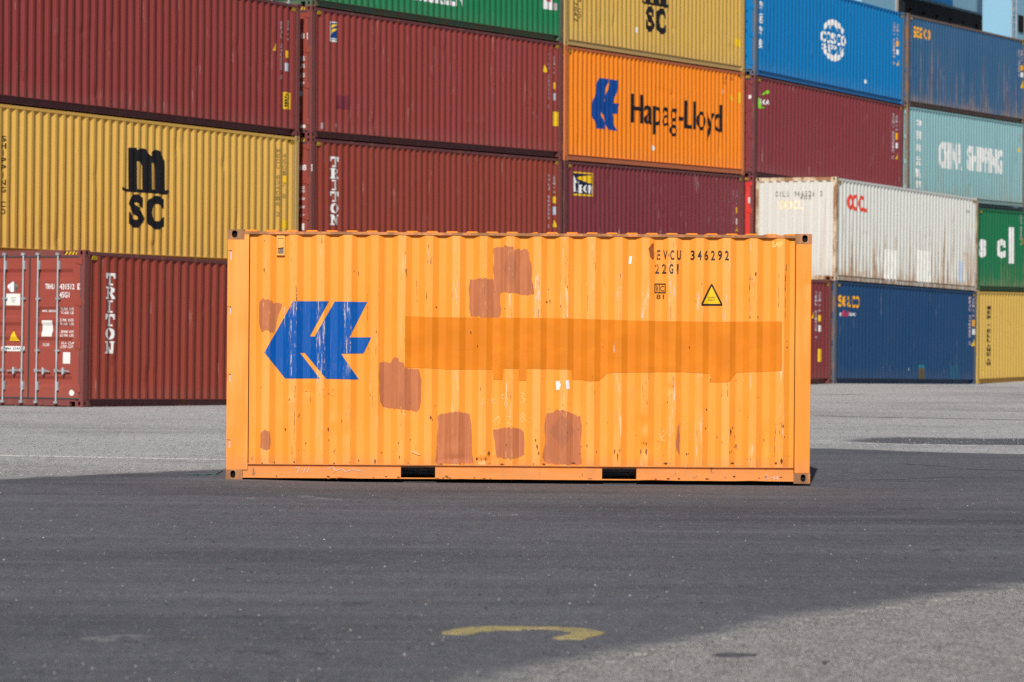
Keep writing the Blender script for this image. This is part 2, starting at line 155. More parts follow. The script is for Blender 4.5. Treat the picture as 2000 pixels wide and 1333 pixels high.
  ('poly','rust_mid',[[0.361,0.962],[0.36,0.96],[0.359,0.95],[0.354,0.957],[0.354,0.961],[0.354,0.963],[0.356,0.967],[0.358,0.965],[0.36,0.966]],None,{'layer': 7}),
  ('poly','rust_mid',[[5.022,1.076],[5.02,1.069],[5.019,1.065],[5.015,1.062],[5.014,1.073],[5.013,1.079],[5.015,1.082],[5.019,1.088],[5.021,1.082]],None,{'layer': 7}),
  ('poly','rust_mid',[[1.465,1.37],[1.465,1.368],[1.463,1.362],[1.46,1.364],[1.46,1.367],[1.46,1.373],[1.461,1.376],[1.463,1.378],[1.466,1.376]],None,{'layer': 7}),
  ('poly','rust_mid',[[3.78,0.968],[3.779,0.966],[3.778,0.961],[3.777,0.967],[3.776,0.967],[3.775,0.969],[3.776,0.971],[3.778,0.97],[3.778,0.97]],None,{'layer': 7}),
  ('poly','rust_mid',[[3.789,1.099],[3.789,1.091],[3.787,1.08],[3.784,1.092],[3.784,1.096],[3.782,1.104],[3.784,1.107],[3.787,1.105],[3.789,1.108]],None,{'layer': 7}),
  ('poly','rust_dark',[[2.532,1.543],[2.53,1.537],[2.526,1.517],[2.522,1.532],[2.52,1.537],[2.519,1.55],[2.522,1.558],[2.526,1.554],[2.53,1.553]],None,{'layer': 7}),
  ('poly','rust_mid',[[0.606,1.11],[0.605,1.107],[0.603,1.102],[0.601,1.105],[0.6,1.109],[0.6,1.111],[0.601,1.114],[0.602,1.115],[0.603,1.113]],None,{'layer': 7}),
  ('poly','rust_dark',[[4.067,0.217],[4.066,0.216],[4.065,0.213],[4.063,0.215],[4.062,0.216],[4.063,0.217],[4.063,0.219],[4.065,0.218],[4.067,0.218]],None,{'layer': 7}),
  ('poly','rust_mid',[[0.308,1.874],[0.308,1.872],[0.306,1.862],[0.305,1.871],[0.304,1.873],[0.304,1.875],[0.305,1.878],[0.306,1.881],[0.308,1.877]],None,{'layer': 7}),
  ('poly','rust_mid',[[1.905,0.809],[1.904,0.806],[1.901,0.805],[1.898,0.807],[1.898,0.808],[1.898,0.811],[1.899,0.811],[1.902,0.813],[1.903,0.811]],None,{'layer': 7}),
  ('poly','rust_mid',[[0.81,0.307],[0.809,0.304],[0.805,0.301],[0.803,0.303],[0.802,0.305],[0.801,0.308],[0.802,0.31],[0.805,0.309],[0.807,0.311]],None,{'layer': 7}),
  ('poly','rust_mid',[[3.74,0.613],[3.74,0.61],[3.737,0.591],[3.734,0.605],[3.731,0.609],[3.733,0.616],[3.734,0.619],[3.737,0.623],[3.741,0.619]],None,{'layer': 7}),
  ('poly','rust_dark',[[5.793,0.483],[5.791,0.477],[5.789,0.474],[5.787,0.477],[5.785,0.481],[5.783,0.486],[5.786,0.491],[5.789,0.493],[5.792,0.488]],None,{'layer': 7}),
  ('poly','rust_mid',[[5.228,0.323],[5.226,0.32],[5.222,0.303],[5.217,0.319],[5.216,0.321],[5.217,0.325],[5.218,0.329],[5.221,0.33],[5.226,0.329]],None,{'layer': 7}),
  ('poly','rust_dark',[[4.461,1.7],[4.46,1.697],[4.459,1.693],[4.457,1.696],[4.457,1.698],[4.457,1.701],[4.457,1.703],[4.458,1.706],[4.459,1.703]],None,{'layer': 7}),
  ('poly','rust_mid',[[1.55,1.545],[1.549,1.539],[1.547,1.522],[1.543,1.533],[1.541,1.539],[1.541,1.55],[1.542,1.556],[1.547,1.559],[1.55,1.551]],None,{'layer': 7}),
  ('poly','rust_mid',[[2.598,0.213],[2.598,0.209],[2.596,0.202],[2.594,0.21],[2.594,0.211],[2.593,0.214],[2.594,0.216],[2.596,0.216],[2.597,0.214]],None,{'layer': 7}),
  ('poly','rust_mid',[[3.651,0.545],[3.65,0.538],[3.648,0.528],[3.643,0.539],[3.643,0.543],[3.641,0.548],[3.643,0.553],[3.648,0.557],[3.651,0.55]],None,{'layer': 7}),
  ('poly','rust_dark',[[2.904,0.384],[2.903,0.377],[2.899,0.361],[2.896,0.373],[2.896,0.381],[2.894,0.387],[2.897,0.388],[2.899,0.392],[2.901,0.391]],None,{'layer': 7}),
  ('poly','rust_mid',[[2.733,0.19],[2.732,0.188],[2.728,0.181],[2.725,0.187],[2.722,0.188],[2.721,0.191],[2.725,0.194],[2.728,0.194],[2.73,0.193]],None,{'layer': 7}),
  ('poly','rust_mid',[[2.431,0.183],[2.43,0.181],[2.429,0.174],[2.427,0.181],[2.426,0.181],[2.426,0.184],[2.428,0.186],[2.429,0.186],[2.43,0.185]],None,{'layer': 7}),
  ('poly','rust_dark',[[5.28,0.451],[5.279,0.448],[5.279,0.444],[5.277,0.448],[5.277,0.45],[5.276,0.452],[5.277,0.454],[5.279,0.454],[5.28,0.453]],None,{'layer': 7}),
  ('poly','rust_dark',[[5.327,0.758],[5.325,0.754],[5.324,0.751],[5.323,0.753],[5.322,0.756],[5.321,0.759],[5.322,0.762],[5.324,0.763],[5.326,0.761]],None,{'layer': 7}),
  ('poly','rust_dark',[[4.87,0.209],[4.87,0.207],[4.868,0.203],[4.867,0.206],[4.866,0.208],[4.865,0.211],[4.867,0.213],[4.868,0.217],[4.87,0.212]],None,{'layer': 7}),
  ('poly','rust_mid',[[3.569,0.814],[3.568,0.81],[3.568,0.807],[3.566,0.811],[3.565,0.812],[3.566,0.815],[3.566,0.818],[3.567,0.818],[3.569,0.817]],None,{'layer': 7}),
  ('poly','rust_mid',[[2.998,1.276],[2.998,1.271],[2.997,1.266],[2.996,1.27],[2.995,1.275],[2.994,1.279],[2.995,1.282],[2.997,1.283],[2.998,1.279]],None,{'layer': 7}),
  ('poly','rust_dark',[[1.166,1.366],[1.163,1.362],[1.162,1.349],[1.16,1.359],[1.156,1.362],[1.156,1.37],[1.159,1.377],[1.162,1.374],[1.164,1.374]],None,{'layer': 7}),
  ('poly','rust_mid',[[3.35,0.754],[3.348,0.751],[3.347,0.741],[3.345,0.749],[3.342,0.753],[3.342,0.757],[3.345,0.762],[3.346,0.758],[3.348,0.757]],None,{'layer': 7}),
  ('poly','rust_mid',[[5.411,0.687],[5.409,0.684],[5.406,0.676],[5.403,0.682],[5.403,0.686],[5.401,0.689],[5.404,0.69],[5.406,0.692],[5.408,0.692]],None,{'layer': 7}),
  ('poly','rust_dark',[[3.668,0.295],[3.668,0.292],[3.665,0.282],[3.664,0.289],[3.662,0.294],[3.661,0.297],[3.664,0.3],[3.665,0.3],[3.666,0.3]],None,{'layer': 7}),
  ('poly','rust_mid',[[2.735,0.184],[2.736,0.183],[2.734,0.18],[2.732,0.181],[2.73,0.183],[2.731,0.185],[2.732,0.187],[2.734,0.186],[2.736,0.185]],None,{'layer': 7}),
  ('poly','rust_dark',[[4.671,0.748],[4.671,0.746],[4.669,0.744],[4.668,0.746],[4.667,0.747],[4.667,0.749],[4.668,0.749],[4.669,0.751],[4.67,0.75]],None,{'layer': 7}),
  ('poly','rust_mid',[[5.444,0.25],[5.446,0.245],[5.442,0.243],[5.439,0.245],[5.437,0.248],[5.436,0.253],[5.439,0.255],[5.442,0.256],[5.444,0.253]],None,{'layer': 7}),
  ('poly','rust_mid',[[2.881,1.795],[2.88,1.791],[2.876,1.785],[2.873,1.792],[2.87,1.793],[2.869,1.796],[2.873,1.799],[2.875,1.799],[2.878,1.799]],None,{'layer': 7}),
  ('poly','rust_mid',[[5.412,0.254],[5.412,0.253],[5.409,0.248],[5.406,0.25],[5.404,0.253],[5.406,0.255],[5.406,0.257],[5.409,0.259],[5.41,0.256]],None,{'layer': 7}),
  ('poly','rust_mid',[[1.039,1.829],[1.036,1.825],[1.035,1.82],[1.033,1.824],[1.033,1.826],[1.032,1.832],[1.032,1.836],[1.035,1.837],[1.037,1.835]],None,{'layer': 7}),
  ('poly','rust_mid',[[2.634,0.962],[2.632,0.953],[2.629,0.934],[2.627,0.957],[2.624,0.96],[2.626,0.966],[2.626,0.971],[2.629,0.973],[2.632,0.971]],None,{'layer': 7}),
  ('poly','rust_mid',[[4.802,0.303],[4.801,0.299],[4.797,0.294],[4.794,0.298],[4.79,0.302],[4.792,0.306],[4.794,0.308],[4.797,0.307],[4.801,0.308]],None,{'layer': 7}),
  ('poly','rust_dark',[[5.844,0.286],[5.844,0.283],[5.842,0.277],[5.841,0.281],[5.838,0.284],[5.84,0.287],[5.84,0.29],[5.842,0.29],[5.844,0.289]],None,{'layer': 7}),
  ('poly','rust_mid',[[2.65,0.227],[2.648,0.223],[2.645,0.213],[2.641,0.22],[2.638,0.224],[2.64,0.229],[2.642,0.23],[2.645,0.231],[2.649,0.231]],None,{'layer': 7}),
  ('poly','rust_mid',[[2.531,0.183],[2.53,0.18],[2.529,0.17],[2.527,0.177],[2.526,0.181],[2.526,0.185],[2.527,0.188],[2.529,0.187],[2.531,0.185]],None,{'layer': 7}),
  ('poly','rust_mid',[[5.626,0.261],[5.627,0.257],[5.625,0.245],[5.622,0.254],[5.622,0.257],[5.619,0.264],[5.622,0.269],[5.624,0.269],[5.626,0.266]],None,{'layer': 7}),
  ('poly','rust_dark',[[1.89,0.183],[1.887,0.181],[1.886,0.177],[1.884,0.181],[1.882,0.182],[1.882,0.184],[1.884,0.186],[1.886,0.188],[1.889,0.185]],None,{'layer': 7}),
  ('poly','rust_mid',[[3.681,0.371],[3.68,0.363],[3.679,0.356],[3.676,0.364],[3.675,0.369],[3.675,0.374],[3.676,0.381],[3.679,0.384],[3.682,0.375]],None,{'layer': 7}),
  ('poly','rust_mid',[[3.843,0.317],[3.843,0.311],[3.839,0.3],[3.835,0.309],[3.833,0.314],[3.833,0.319],[3.836,0.326],[3.839,0.324],[3.842,0.325]],None,{'layer': 7}),
  ('poly','rust_dark',[[4.798,1.406],[4.798,1.396],[4.795,1.379],[4.792,1.393],[4.79,1.401],[4.788,1.41],[4.793,1.419],[4.795,1.421],[4.799,1.413]],None,{'layer': 7}),
  ('poly','rust_dark',[[2.599,1.402],[2.598,1.394],[2.595,1.383],[2.592,1.392],[2.591,1.397],[2.591,1.406],[2.593,1.414],[2.595,1.415],[2.598,1.409]],None,{'layer': 7}),
  ('poly','rust_dark',[[3.537,0.512],[3.537,0.51],[3.535,0.503],[3.533,0.506],[3.531,0.51],[3.533,0.515],[3.533,0.517],[3.535,0.518],[3.537,0.518]],None,{'layer': 7}),
  ('poly','rust_mid',[[3.902,1.401],[3.9,1.397],[3.897,1.386],[3.894,1.395],[3.891,1.397],[3.891,1.404],[3.893,1.405],[3.897,1.409],[3.9,1.404]],None,{'layer': 7}),
  ('poly','rust_dark',[[3.489,0.801],[3.488,0.798],[3.485,0.792],[3.483,0.797],[3.481,0.8],[3.48,0.802],[3.482,0.805],[3.485,0.804],[3.487,0.804]],None,{'layer': 7}),
  ('poly','rust_mid',[[5.499,0.244],[5.498,0.243],[5.496,0.235],[5.495,0.24],[5.492,0.244],[5.493,0.246],[5.495,0.249],[5.496,0.248],[5.498,0.247]],None,{'layer': 7}),
  ('poly','rust_dark',[[0.712,0.217],[0.71,0.216],[0.709,0.213],[0.707,0.213],[0.704,0.216],[0.706,0.219],[0.707,0.22],[0.709,0.22],[0.71,0.22]],None,{'layer': 7}),
  ('poly','rust_mid',[[4.608,0.202],[4.606,0.201],[4.604,0.195],[4.602,0.198],[4.601,0.201],[4.6,0.203],[4.602,0.205],[4.604,0.206],[4.606,0.205]],None,{'layer': 7}),
  ('poly','rust_dark',[[2.163,0.78],[2.162,0.777],[2.16,0.772],[2.159,0.776],[2.158,0.779],[2.159,0.782],[2.158,0.783],[2.16,0.786],[2.162,0.782]],None,{'layer': 7}),
  ('poly','rust_mid',[[5.582,0.449],[5.58,0.442],[5.577,0.424],[5.575,0.436],[5.571,0.446],[5.57,0.454],[5.574,0.462],[5.577,0.458],[5.58,0.455]],None,{'layer': 7}),
  ('poly','rust_dark',[[4.174,0.538],[4.172,0.537],[4.171,0.534],[4.17,0.536],[4.168,0.537],[4.169,0.539],[4.169,0.541],[4.171,0.54],[4.172,0.541]],None,{'layer': 7}),
  ('poly','rust_mid',[[1.913,0.429],[1.91,0.425],[1.908,0.413],[1.904,0.421],[1.903,0.425],[1.903,0.433],[1.904,0.434],[1.908,0.435],[1.91,0.432]],None,{'layer': 7}),
  ('poly','rust_mid',[[2.228,0.181],[2.228,0.177],[2.227,0.17],[2.225,0.176],[2.223,0.179],[2.224,0.184],[2.225,0.187],[2.227,0.187],[2.228,0.186]],None,{'layer': 7}),
  ('poly','rust_mid',[[5.521,0.895],[5.521,0.891],[5.518,0.884],[5.516,0.891],[5.514,0.893],[5.512,0.896],[5.515,0.897],[5.518,0.899],[5.521,0.897]],None,{'layer': 7}),
  ('poly','rust_mid',[[3.635,1.298],[3.633,1.297],[3.632,1.294],[3.63,1.295],[3.63,1.297],[3.628,1.299],[3.63,1.3],[3.632,1.3],[3.634,1.3]],None,{'layer': 7}),
  ('rough','smudge',[[4.39,2.469],[4.411,2.491],[4.417,2.326],[4.407,2.31],[4.375,2.352],[4.358,2.426]],None,{'layer': 5}),
  ('stroke','scratch_dark',[[[0.705,2.084],[0.717,1.925],[0.717,1.856]]],None,{'layer': 6,'w': 0.008}),
  ('stroke','scratch_dark',[[[0.712,1.856],[0.714,1.58],[0.711,1.315]]],None,{'layer': 6,'w': 0.0032}),
  ('stroke','scratch_dark',[[[0.713,1.023],[0.71,0.732],[0.701,0.424]]],None,{'layer': 6,'w': 0.004}),
  ('stroke','scratch_dark',[[[5.717,2.167],[5.707,2.087],[5.718,1.965],[5.714,1.832]]],None,{'layer': 6,'w': 0.0048}),
  ('stroke','scratch_dark',[[[5.796,2.279],[5.786,2.151],[5.782,1.992]]],None,{'layer': 6,'w': 0.0072}),
  ('stroke','scratch_dark',[[[5.782,1.992],[5.789,1.832],[5.784,1.699]]],None,{'layer': 6,'w': 0.004}),
  ('stroke','scratch_dark',[[[5.684,0.247],[5.688,0.449],[5.697,0.609],[5.761,0.631]]],None,{'layer': 6,'w': 0.0048}),
  ('stroke','scratch_dark',[[[5.761,0.631],[5.756,0.588],[5.763,0.45]]],None,{'layer': 6,'w': 0.004}),
  ('stroke','scratch_dark',[[[5.413,2.201],[5.41,1.936],[5.417,1.696]]],None,{'layer': 6,'w': 0.0032}),
  ('stroke','scratch_dark',[[[4.348,1.051],[4.349,0.891],[4.36,0.812]]],None,{'layer': 6,'w': 0.0048}),
  ('stroke','scratch_dark',[[[4.311,0.997],[4.318,0.865]]],None,{'layer': 6,'w': 0.004}),
  ('stroke','scratch_dark',[[[4.624,1.106],[4.631,0.947]]],None,{'layer': 6,'w': 0.0048}),
  ('stroke','scratch_dark',[[[5.141,0.977],[5.131,0.897]]],None,{'layer': 6,'w': 0.0048}),
  ('stroke','scratch_dark',[[[5.188,1.057],[5.195,0.898]]],None,{'layer': 6,'w': 0.0048}),
  ('stroke','scratch_dark',[[[1.448,1.931],[1.456,1.586],[1.463,1.321]]],None,{'layer': 6,'w': 0.0032}),
  ('stroke','scratch_dark',[[[1.956,2.094],[1.968,1.855]]],None,{'layer': 6,'w': 0.0032}),
  ('stroke','scratch_dark',[[[2.657,2.02],[2.662,1.94]]],None,{'layer': 6,'w': 0.0032}),
  ('stroke','scratch_dark',[[[1.838,1.483],[1.84,1.324]]],None,{'layer': 6,'w': 0.0024}),
  ('stroke','scratch_dark',[[[3.729,2.028],[3.737,1.71]]],None,{'layer': 6,'w': 0.0032}),
  ('stroke','scratch_dark',[[[4.597,1.876],[4.593,1.69]]],None,{'layer': 6,'w': 0.0048}),
  ('stroke','scratch_dark',[[[3.514,2.345],[3.542,2.186]]],None,{'layer': 6,'w': 0.0024}),
  ('stroke','scratch_dark',[[[3.898,2.125],[3.926,2.019]]],None,{'layer': 6,'w': 0.0032}),
  ('stroke','scratch_dark',[[[1.116,0.947],[1.048,0.893],[1.127,0.867]]],None,{'layer': 6,'w': 0.0032}),
  ('stroke','scratch_dark',[[[0.809,0.918],[0.862,0.918],[0.868,0.812]]],None,{'layer': 6,'w': 0.004}),
  ('stroke','scratch_dark',[[[4.465,0.43],[4.491,0.43],[4.492,0.382],[4.454,0.382]]],None,{'layer': 6,'w': 0.0032}),
  ('stroke','scratch_pale',[[[0.596,1.791],[0.603,1.579]]],None,{'layer': 6,'w': 0.0176}),
  ('stroke','scratch_pale',[[[0.659,1.765],[0.67,1.076]]],None,{'layer': 6,'w': 0.011}),
  ('stroke','scratch_pale',[[[1.01,1.662],[1.009,1.079]]],None,{'layer': 6,'w': 0.0132}),
  ('stroke','scratch_pale',[[[0.944,1.317],[0.952,0.945]]],None,{'layer': 6,'w': 0.0264}),
  ('stroke','scratch_pale',[[[4.009,1.553],[4.011,1.34]]],None,{'layer': 6,'w': 0.0088}),
  ('stroke','scratch_pale',[[[4.635,1.053],[4.642,0.814]]],None,{'layer': 6,'w': 0.0264}),
  ('stroke','scratch_pale',[[[4.042,2.137],[4.038,1.872]]],None,{'layer': 6,'w': 0.022}),
  ('stroke','scratch_pale',[[[4.08,2.031],[4.076,1.819]]],None,{'layer': 6,'w': 0.0176}),
  ('stroke','scratch_pale',[[[4.303,1.98],[4.3,1.704]]],None,{'layer': 6,'w': 0.022}),
  ('stroke','scratch_pale',[[[4.352,1.874],[4.348,1.693]]],None,{'layer': 6,'w': 0.0154}),
  ('stroke','scratch_pale',[[[4.584,2.088],[4.592,1.823]]],None,{'layer': 6,'w': 0.0264}),
  ('stroke','scratch_pale',[[[4.627,2.036],[4.625,1.69]]],None,{'layer': 6,'w': 0.0176}),
  ('stroke','scratch_pale',[[[4.888,1.958],[4.884,1.825]]],None,{'layer': 6,'w': 0.0176}),
  ('stroke','scratch_pale',[[[5.18,2.04],[5.177,1.827]]],None,{'layer': 6,'w': 0.0132}),
  ('stroke','scratch_pale',[[[3.491,1.947],[3.487,1.697]]],None,{'layer': 6,'w': 0.022}),
  ('stroke','scratch_pale',[[[3.523,1.921],[3.524,1.708]]],None,{'layer': 6,'w': 0.0154}),
  ('stroke','scratch_pale',[[[2.928,1.942],[2.924,1.693]]],None,{'layer': 6,'w': 0.0264}),
  ('stroke','scratch_pale',[[[3.202,2.13],[3.195,1.706]]],None,{'layer': 6,'w': 0.022}),
  ('stroke','scratch_pale',[[[3.235,2.024],[3.232,1.717]]],None,{'layer': 6,'w': 0.0132}),
  ('stroke','scratch_pale',[[[2.385,2.097],[2.382,1.805]]],None,{'layer': 6,'w': 0.0176}),
  ('stroke','scratch_pale',[[[2.365,2.017],[2.36,1.911]]],None,{'layer': 6,'w': 0.0132}),
  ('stroke','scratch_pale',[[[2.661,2.099],[2.657,1.924]]],None,{'layer': 6,'w': 0.011}),
  ('stroke','chalk_grey',[[[0.72,0.127],[0.762,0.13],[0.736,0.069]]],None,{'layer': 4,'w': 0.006}),
  ('stroke','chalk_grey',[[[0.778,0.101],[0.794,0.104]]],None,{'layer': 4,'w': 0.006}),
  ('stroke','chalk_grey',[[[0.825,0.133],[0.799,0.069]]],None,{'layer': 4,'w': 0.006}),
  ('stroke','chalk_grey',[[[0.863,0.139],[0.842,0.075]]],None,{'layer': 4,'w': 0.006}),
  ('stroke','chalk_grey',[[[1.053,0.119],[1.106,0.14],[1.133,0.098],[1.202,0.12],[1.239,0.088],[1.319,0.115],[1.398,0.095]]],None,{'layer': 4,'w': 0.006}),
  ('stroke','chalk_grey',[[[5.585,0.082],[5.622,0.087],[5.601,0.066],[5.627,0.05],[5.59,0.034]]],None,{'layer': 4,'w': 0.006}),
  ('stroke','chalk_grey',[[[5.649,0.056],[5.67,0.061]]],None,{'layer': 4,'w': 0.006}),
  ('stroke','chalk_grey',[[[5.686,0.077],[5.681,0.04],[5.707,0.046],[5.712,0.072]]],None,{'layer': 4,'w': 0.006}),
  ('stroke','chalk_grey',[[[5.723,0.083],[5.723,0.035]]],None,{'layer': 4,'w': 0.006}),
  ('poly','rust_mid',[[1.802,0.036],[1.799,0.033],[1.791,0.025],[1.774,0.03],[1.771,0.034],[1.77,0.038],[1.774,0.042],[1.791,0.043],[1.808,0.039]],None,{'layer': 7}),
  ('poly','rust_dark',[[1.194,0.024],[1.192,0.021],[1.189,0.019],[1.183,0.022],[1.182,0.022],[1.179,0.026],[1.185,0.028],[1.189,0.028],[1.194,0.027]],None,{'layer': 7}),
  ('poly','rust_mid',[[1.09,0.019],[1.078,0.017],[1.066,0.013],[1.051,0.014],[1.048,0.018],[1.047,0.02],[1.056,0.024],[1.067,0.021],[1.083,0.022]],None,{'layer': 7}),
  ('poly','rust_dark',[[4.465,0.038],[4.464,0.035],[4.459,0.03],[4.446,0.035],[4.442,0.037],[4.439,0.039],[4.451,0.042],[4.458,0.043],[4.463,0.042]],None,{'layer': 7}),
  ('poly','rust_dark',[[1.067,0.042],[1.067,0.038],[1.058,0.031],[1.048,0.036],[1.041,0.04],[1.045,0.042],[1.048,0.044],[1.058,0.047],[1.062,0.044]],None,{'layer': 7}),
  ('poly','rust_mid',[[2.207,0.029],[2.211,0.025],[2.197,0.019],[2.183,0.023],[2.173,0.026],[2.166,0.031],[2.186,0.033],[2.197,0.035],[2.208,0.031]],None,{'layer': 7}),
  ('poly','rust_dark',[[4.708,0.045],[4.709,0.041],[4.696,0.035],[4.683,0.041],[4.681,0.043],[4.682,0.045],[4.687,0.048],[4.696,0.049],[4.704,0.047]],None,{'layer': 7}),
  ('poly','rust_dark',[[4.599,0.042],[4.597,0.039],[4.59,0.032],[4.577,0.037],[4.565,0.04],[4.567,0.043],[4.579,0.047],[4.589,0.05],[4.596,0.046]],None,{'layer': 7}),
  ('poly','rust_mid',[[2.261,0.033],[2.262,0.03],[2.253,0.021],[2.245,0.028],[2.238,0.032],[2.238,0.035],[2.24,0.038],[2.254,0.037],[2.261,0.037]],None,{'layer': 7}),
  ('poly','rust_dark',[[1.167,0.018],[1.155,0.015],[1.148,0.01],[1.14,0.015],[1.133,0.017],[1.127,0.019],[1.135,0.019],[1.149,0.021],[1.165,0.02]],None,{'layer': 7}),
  ('poly','rust_mid',[[2.3,0.051],[2.305,0.047],[2.29,0.039],[2.27,0.045],[2.271,0.049],[2.261,0.052],[2.271,0.056],[2.288,0.055],[2.306,0.055]],None,{'layer': 7}),
  ('poly','rust_mid',[[5.607,0.067],[5.606,0.065],[5.602,0.062],[5.597,0.061],[5.592,0.065],[5.591,0.069],[5.594,0.073],[5.603,0.073],[5.611,0.07]],None,{'layer': 7}),
  ('poly','rust_dark',[[2.746,0.029],[2.748,0.027],[2.742,0.02],[2.737,0.026],[2.731,0.027],[2.732,0.03],[2.736,0.032],[2.741,0.033],[2.748,0.033]],None,{'layer': 7}),
  ('poly','rust_dark',[[5.777,0.067],[5.765,0.066],[5.761,0.062],[5.749,0.064],[5.737,0.066],[5.738,0.068],[5.745,0.069],[5.761,0.07],[5.767,0.069]],None,{'layer': 7}),
  ('poly','rust_dark',[[0.533,0.042],[0.527,0.038],[0.524,0.036],[0.519,0.038],[0.514,0.04],[0.515,0.042],[0.517,0.044],[0.523,0.045],[0.53,0.045]],None,{'layer': 7}),
  ('poly','rust_dark',[[5.282,0.073],[5.284,0.069],[5.269,0.062],[5.26,0.07],[5.252,0.071],[5.254,0.074],[5.258,0.075],[5.271,0.076],[5.279,0.075]],None,{'layer': 7}),
  ('poly','rust_dark',[[5.019,0.043],[5.001,0.041],[4.99,0.036],[4.975,0.04],[4.974,0.041],[4.967,0.045],[4.973,0.048],[4.991,0.049],[5.002,0.046]],None,{'layer': 7}),
  ('poly','rust_dark',[[2.582,0.037],[2.582,0.034],[2.576,0.03],[2.569,0.033],[2.565,0.036],[2.558,0.037],[2.57,0.04],[2.576,0.041],[2.583,0.039]],None,{'layer': 7}),
  ('poly','rust_dark',[[1.539,0.033],[1.537,0.03],[1.527,0.029],[1.519,0.031],[1.514,0.031],[1.519,0.033],[1.521,0.035],[1.528,0.036],[1.533,0.034]],None,{'layer': 7}),
  ('poly','rust_dark',[[1.082,0.039],[1.077,0.037],[1.068,0.028],[1.059,0.034],[1.054,0.038],[1.056,0.04],[1.057,0.042],[1.069,0.043],[1.077,0.041]],None,{'layer': 7}),
  ('poly','rust_mid',[[2.338,0.033],[2.335,0.031],[2.321,0.023],[2.306,0.03],[2.289,0.031],[2.293,0.034],[2.309,0.038],[2.319,0.036],[2.33,0.036]],None,{'layer': 7}),
  ('poly','rust_mid',[[1.204,0.032],[1.192,0.03],[1.181,0.028],[1.165,0.028],[1.163,0.03],[1.154,0.033],[1.173,0.033],[1.183,0.034],[1.202,0.033]],None,{'layer': 7}),
  ('poly','rust_dark',[[1.682,0.046],[1.668,0.045],[1.663,0.04],[1.646,0.043],[1.642,0.044],[1.645,0.046],[1.651,0.047],[1.663,0.048],[1.67,0.047]],None,{'layer': 7}),
  ('poly','rust_mid',[[5.533,0.056],[5.534,0.054],[5.529,0.049],[5.524,0.051],[5.519,0.054],[5.518,0.057],[5.524,0.058],[5.53,0.061],[5.533,0.059]],None,{'layer': 7}),
  ('poly','rust_mid',[[3.8,0.038],[3.793,0.036],[3.775,0.032],[3.764,0.035],[3.757,0.036],[3.746,0.039],[3.758,0.042],[3.773,0.042],[3.783,0.041]],None,{'layer': 7}),
  ('poly','rust_dark',[[2.696,0.03],[2.695,0.028],[2.68,0.021],[2.667,0.026],[2.659,0.028],[2.658,0.031],[2.664,0.033],[2.678,0.033],[2.689,0.032]],None,{'layer': 7}),
 ],
 'red_top': [
  ('vcode','faint_white',[11.309,11.423,1.189,2.453],'FFAU 340555 2',{'layer': 1}),
  ('vcode','faint_white',[11.597,11.677,2.055,2.5],'45G1 7 8',{'layer': 1}),
  ('poly','yellow',[[11.002,1.797],[11.183,1.797],[11.092500000000001,1.974]],None,{'layer': 1}),
  ('rect','yellow',[11.572,11.675,1.685,1.841],None,{'layer': 1}),
  ('rect','sticker_blue',[11.554,11.669,1.394,1.572],None,{'layer': 1}),
  ('rect','yellow',[11.499,11.82,0.567,0.934],None,{'layer': 1}),
  ('vcode','black',[11.545,11.774,0.603,0.904],'SUPER',{'layer': 2}),
 ],
 'yellow_low': [
  ('poly','black',[[5.134,2.284],[5.447,2.301],[5.461,1.464],[5.148,1.451]],None,{'layer': 1}),
  ('poly','black',[[5.447,2.252],[5.554,2.292],[5.709,2.3],[5.836,2.265],[5.951,2.204],[6.015,2.156],[6.026,1.48],[5.694,1.467],[5.686,1.947],[5.643,2.004],[5.558,2.029],[5.451,2.027]],None,{'layer': 1}),
  ('poly','black',[[6.013,2.245],[6.092,2.286],[6.235,2.301],[6.379,2.263],[6.481,2.186],[6.543,2.092],[6.55,2.018],[6.559,1.488],[6.206,1.478],[6.198,1.942],[6.154,1.999],[6.017,2.029]],None,{'layer': 1}),
  ('poly','black',[[4.892,1.487],[5.009,1.463],[5.148,1.451],[5.461,1.463],[5.694,1.466],[6.026,1.48],[6.206,1.477],[6.559,1.486],[6.623,1.491],[6.709,1.517],[6.774,1.467],[6.682,1.418],[6.538,1.393],[6.207,1.406],[5.696,1.4],[5.149,1.395],[4.996,1.404],[4.893,1.423]],None,{'layer': 2}),
  ('text','black',[5.155,5.744,0.68,1.36],'S',{'bold': 0.055,'layer': 1}),
  ('text','black',[5.815,6.544,0.672,1.363],'C',{'bold': 0.055,'layer': 1}),
  ('stack','black_soft',[0.589,0.719,0.752,2.276],'SHIPPING CO',{'layer': 1,'bold': 0.02}),
  ('vcode','faint_tan',[11.237,11.339,1.095,2.591],'MEDU 834016 2',{'layer': 1}),
  ('vcode','faint_tan',[11.518,11.598,1.494,2.495],'45G1 7 8',{'layer': 1}),
  ('rect','yellow',[11.531,11.634,1.839,2.006],None,{'layer': 1}),
  ('rect','yellow',[11.434,11.789,0.867,1.045],None,{'layer': 1}),
 ],
 'red_square': [
  ('rect','white',[0.791,1.166,2.161,2.604],None,{'layer': 1}),
  ('rect','sticker_blue_dk',[0.817,1.143,2.242,2.583],None,{'layer': 2}),
  ('poly','yellow',[[0.859,2.452],[0.868,2.5],[0.941,2.543],[1.115,2.562],[1.115,2.538],[0.981,2.495],[0.901,2.448]],None,{'layer': 3}),
  ('poly','yellow',[[0.859,2.316],[0.868,2.391],[0.942,2.441],[1.082,2.467],[1.082,2.433],[0.969,2.384],[0.915,2.333],[0.882,2.283]],None,{'layer': 3}),
  ('text','sticker_blue_dk',[0.858,1.104,2.188,2.228],'FLORENS',{'layer': 2,'bold': 0.02}),
  ('rect','faint_white',[0.438,0.515,0.202,0.338],None,{'layer': 1}),
  ('rect','faint_white',[1.06,1.127,0.264,0.344],None,{'layer': 1}),
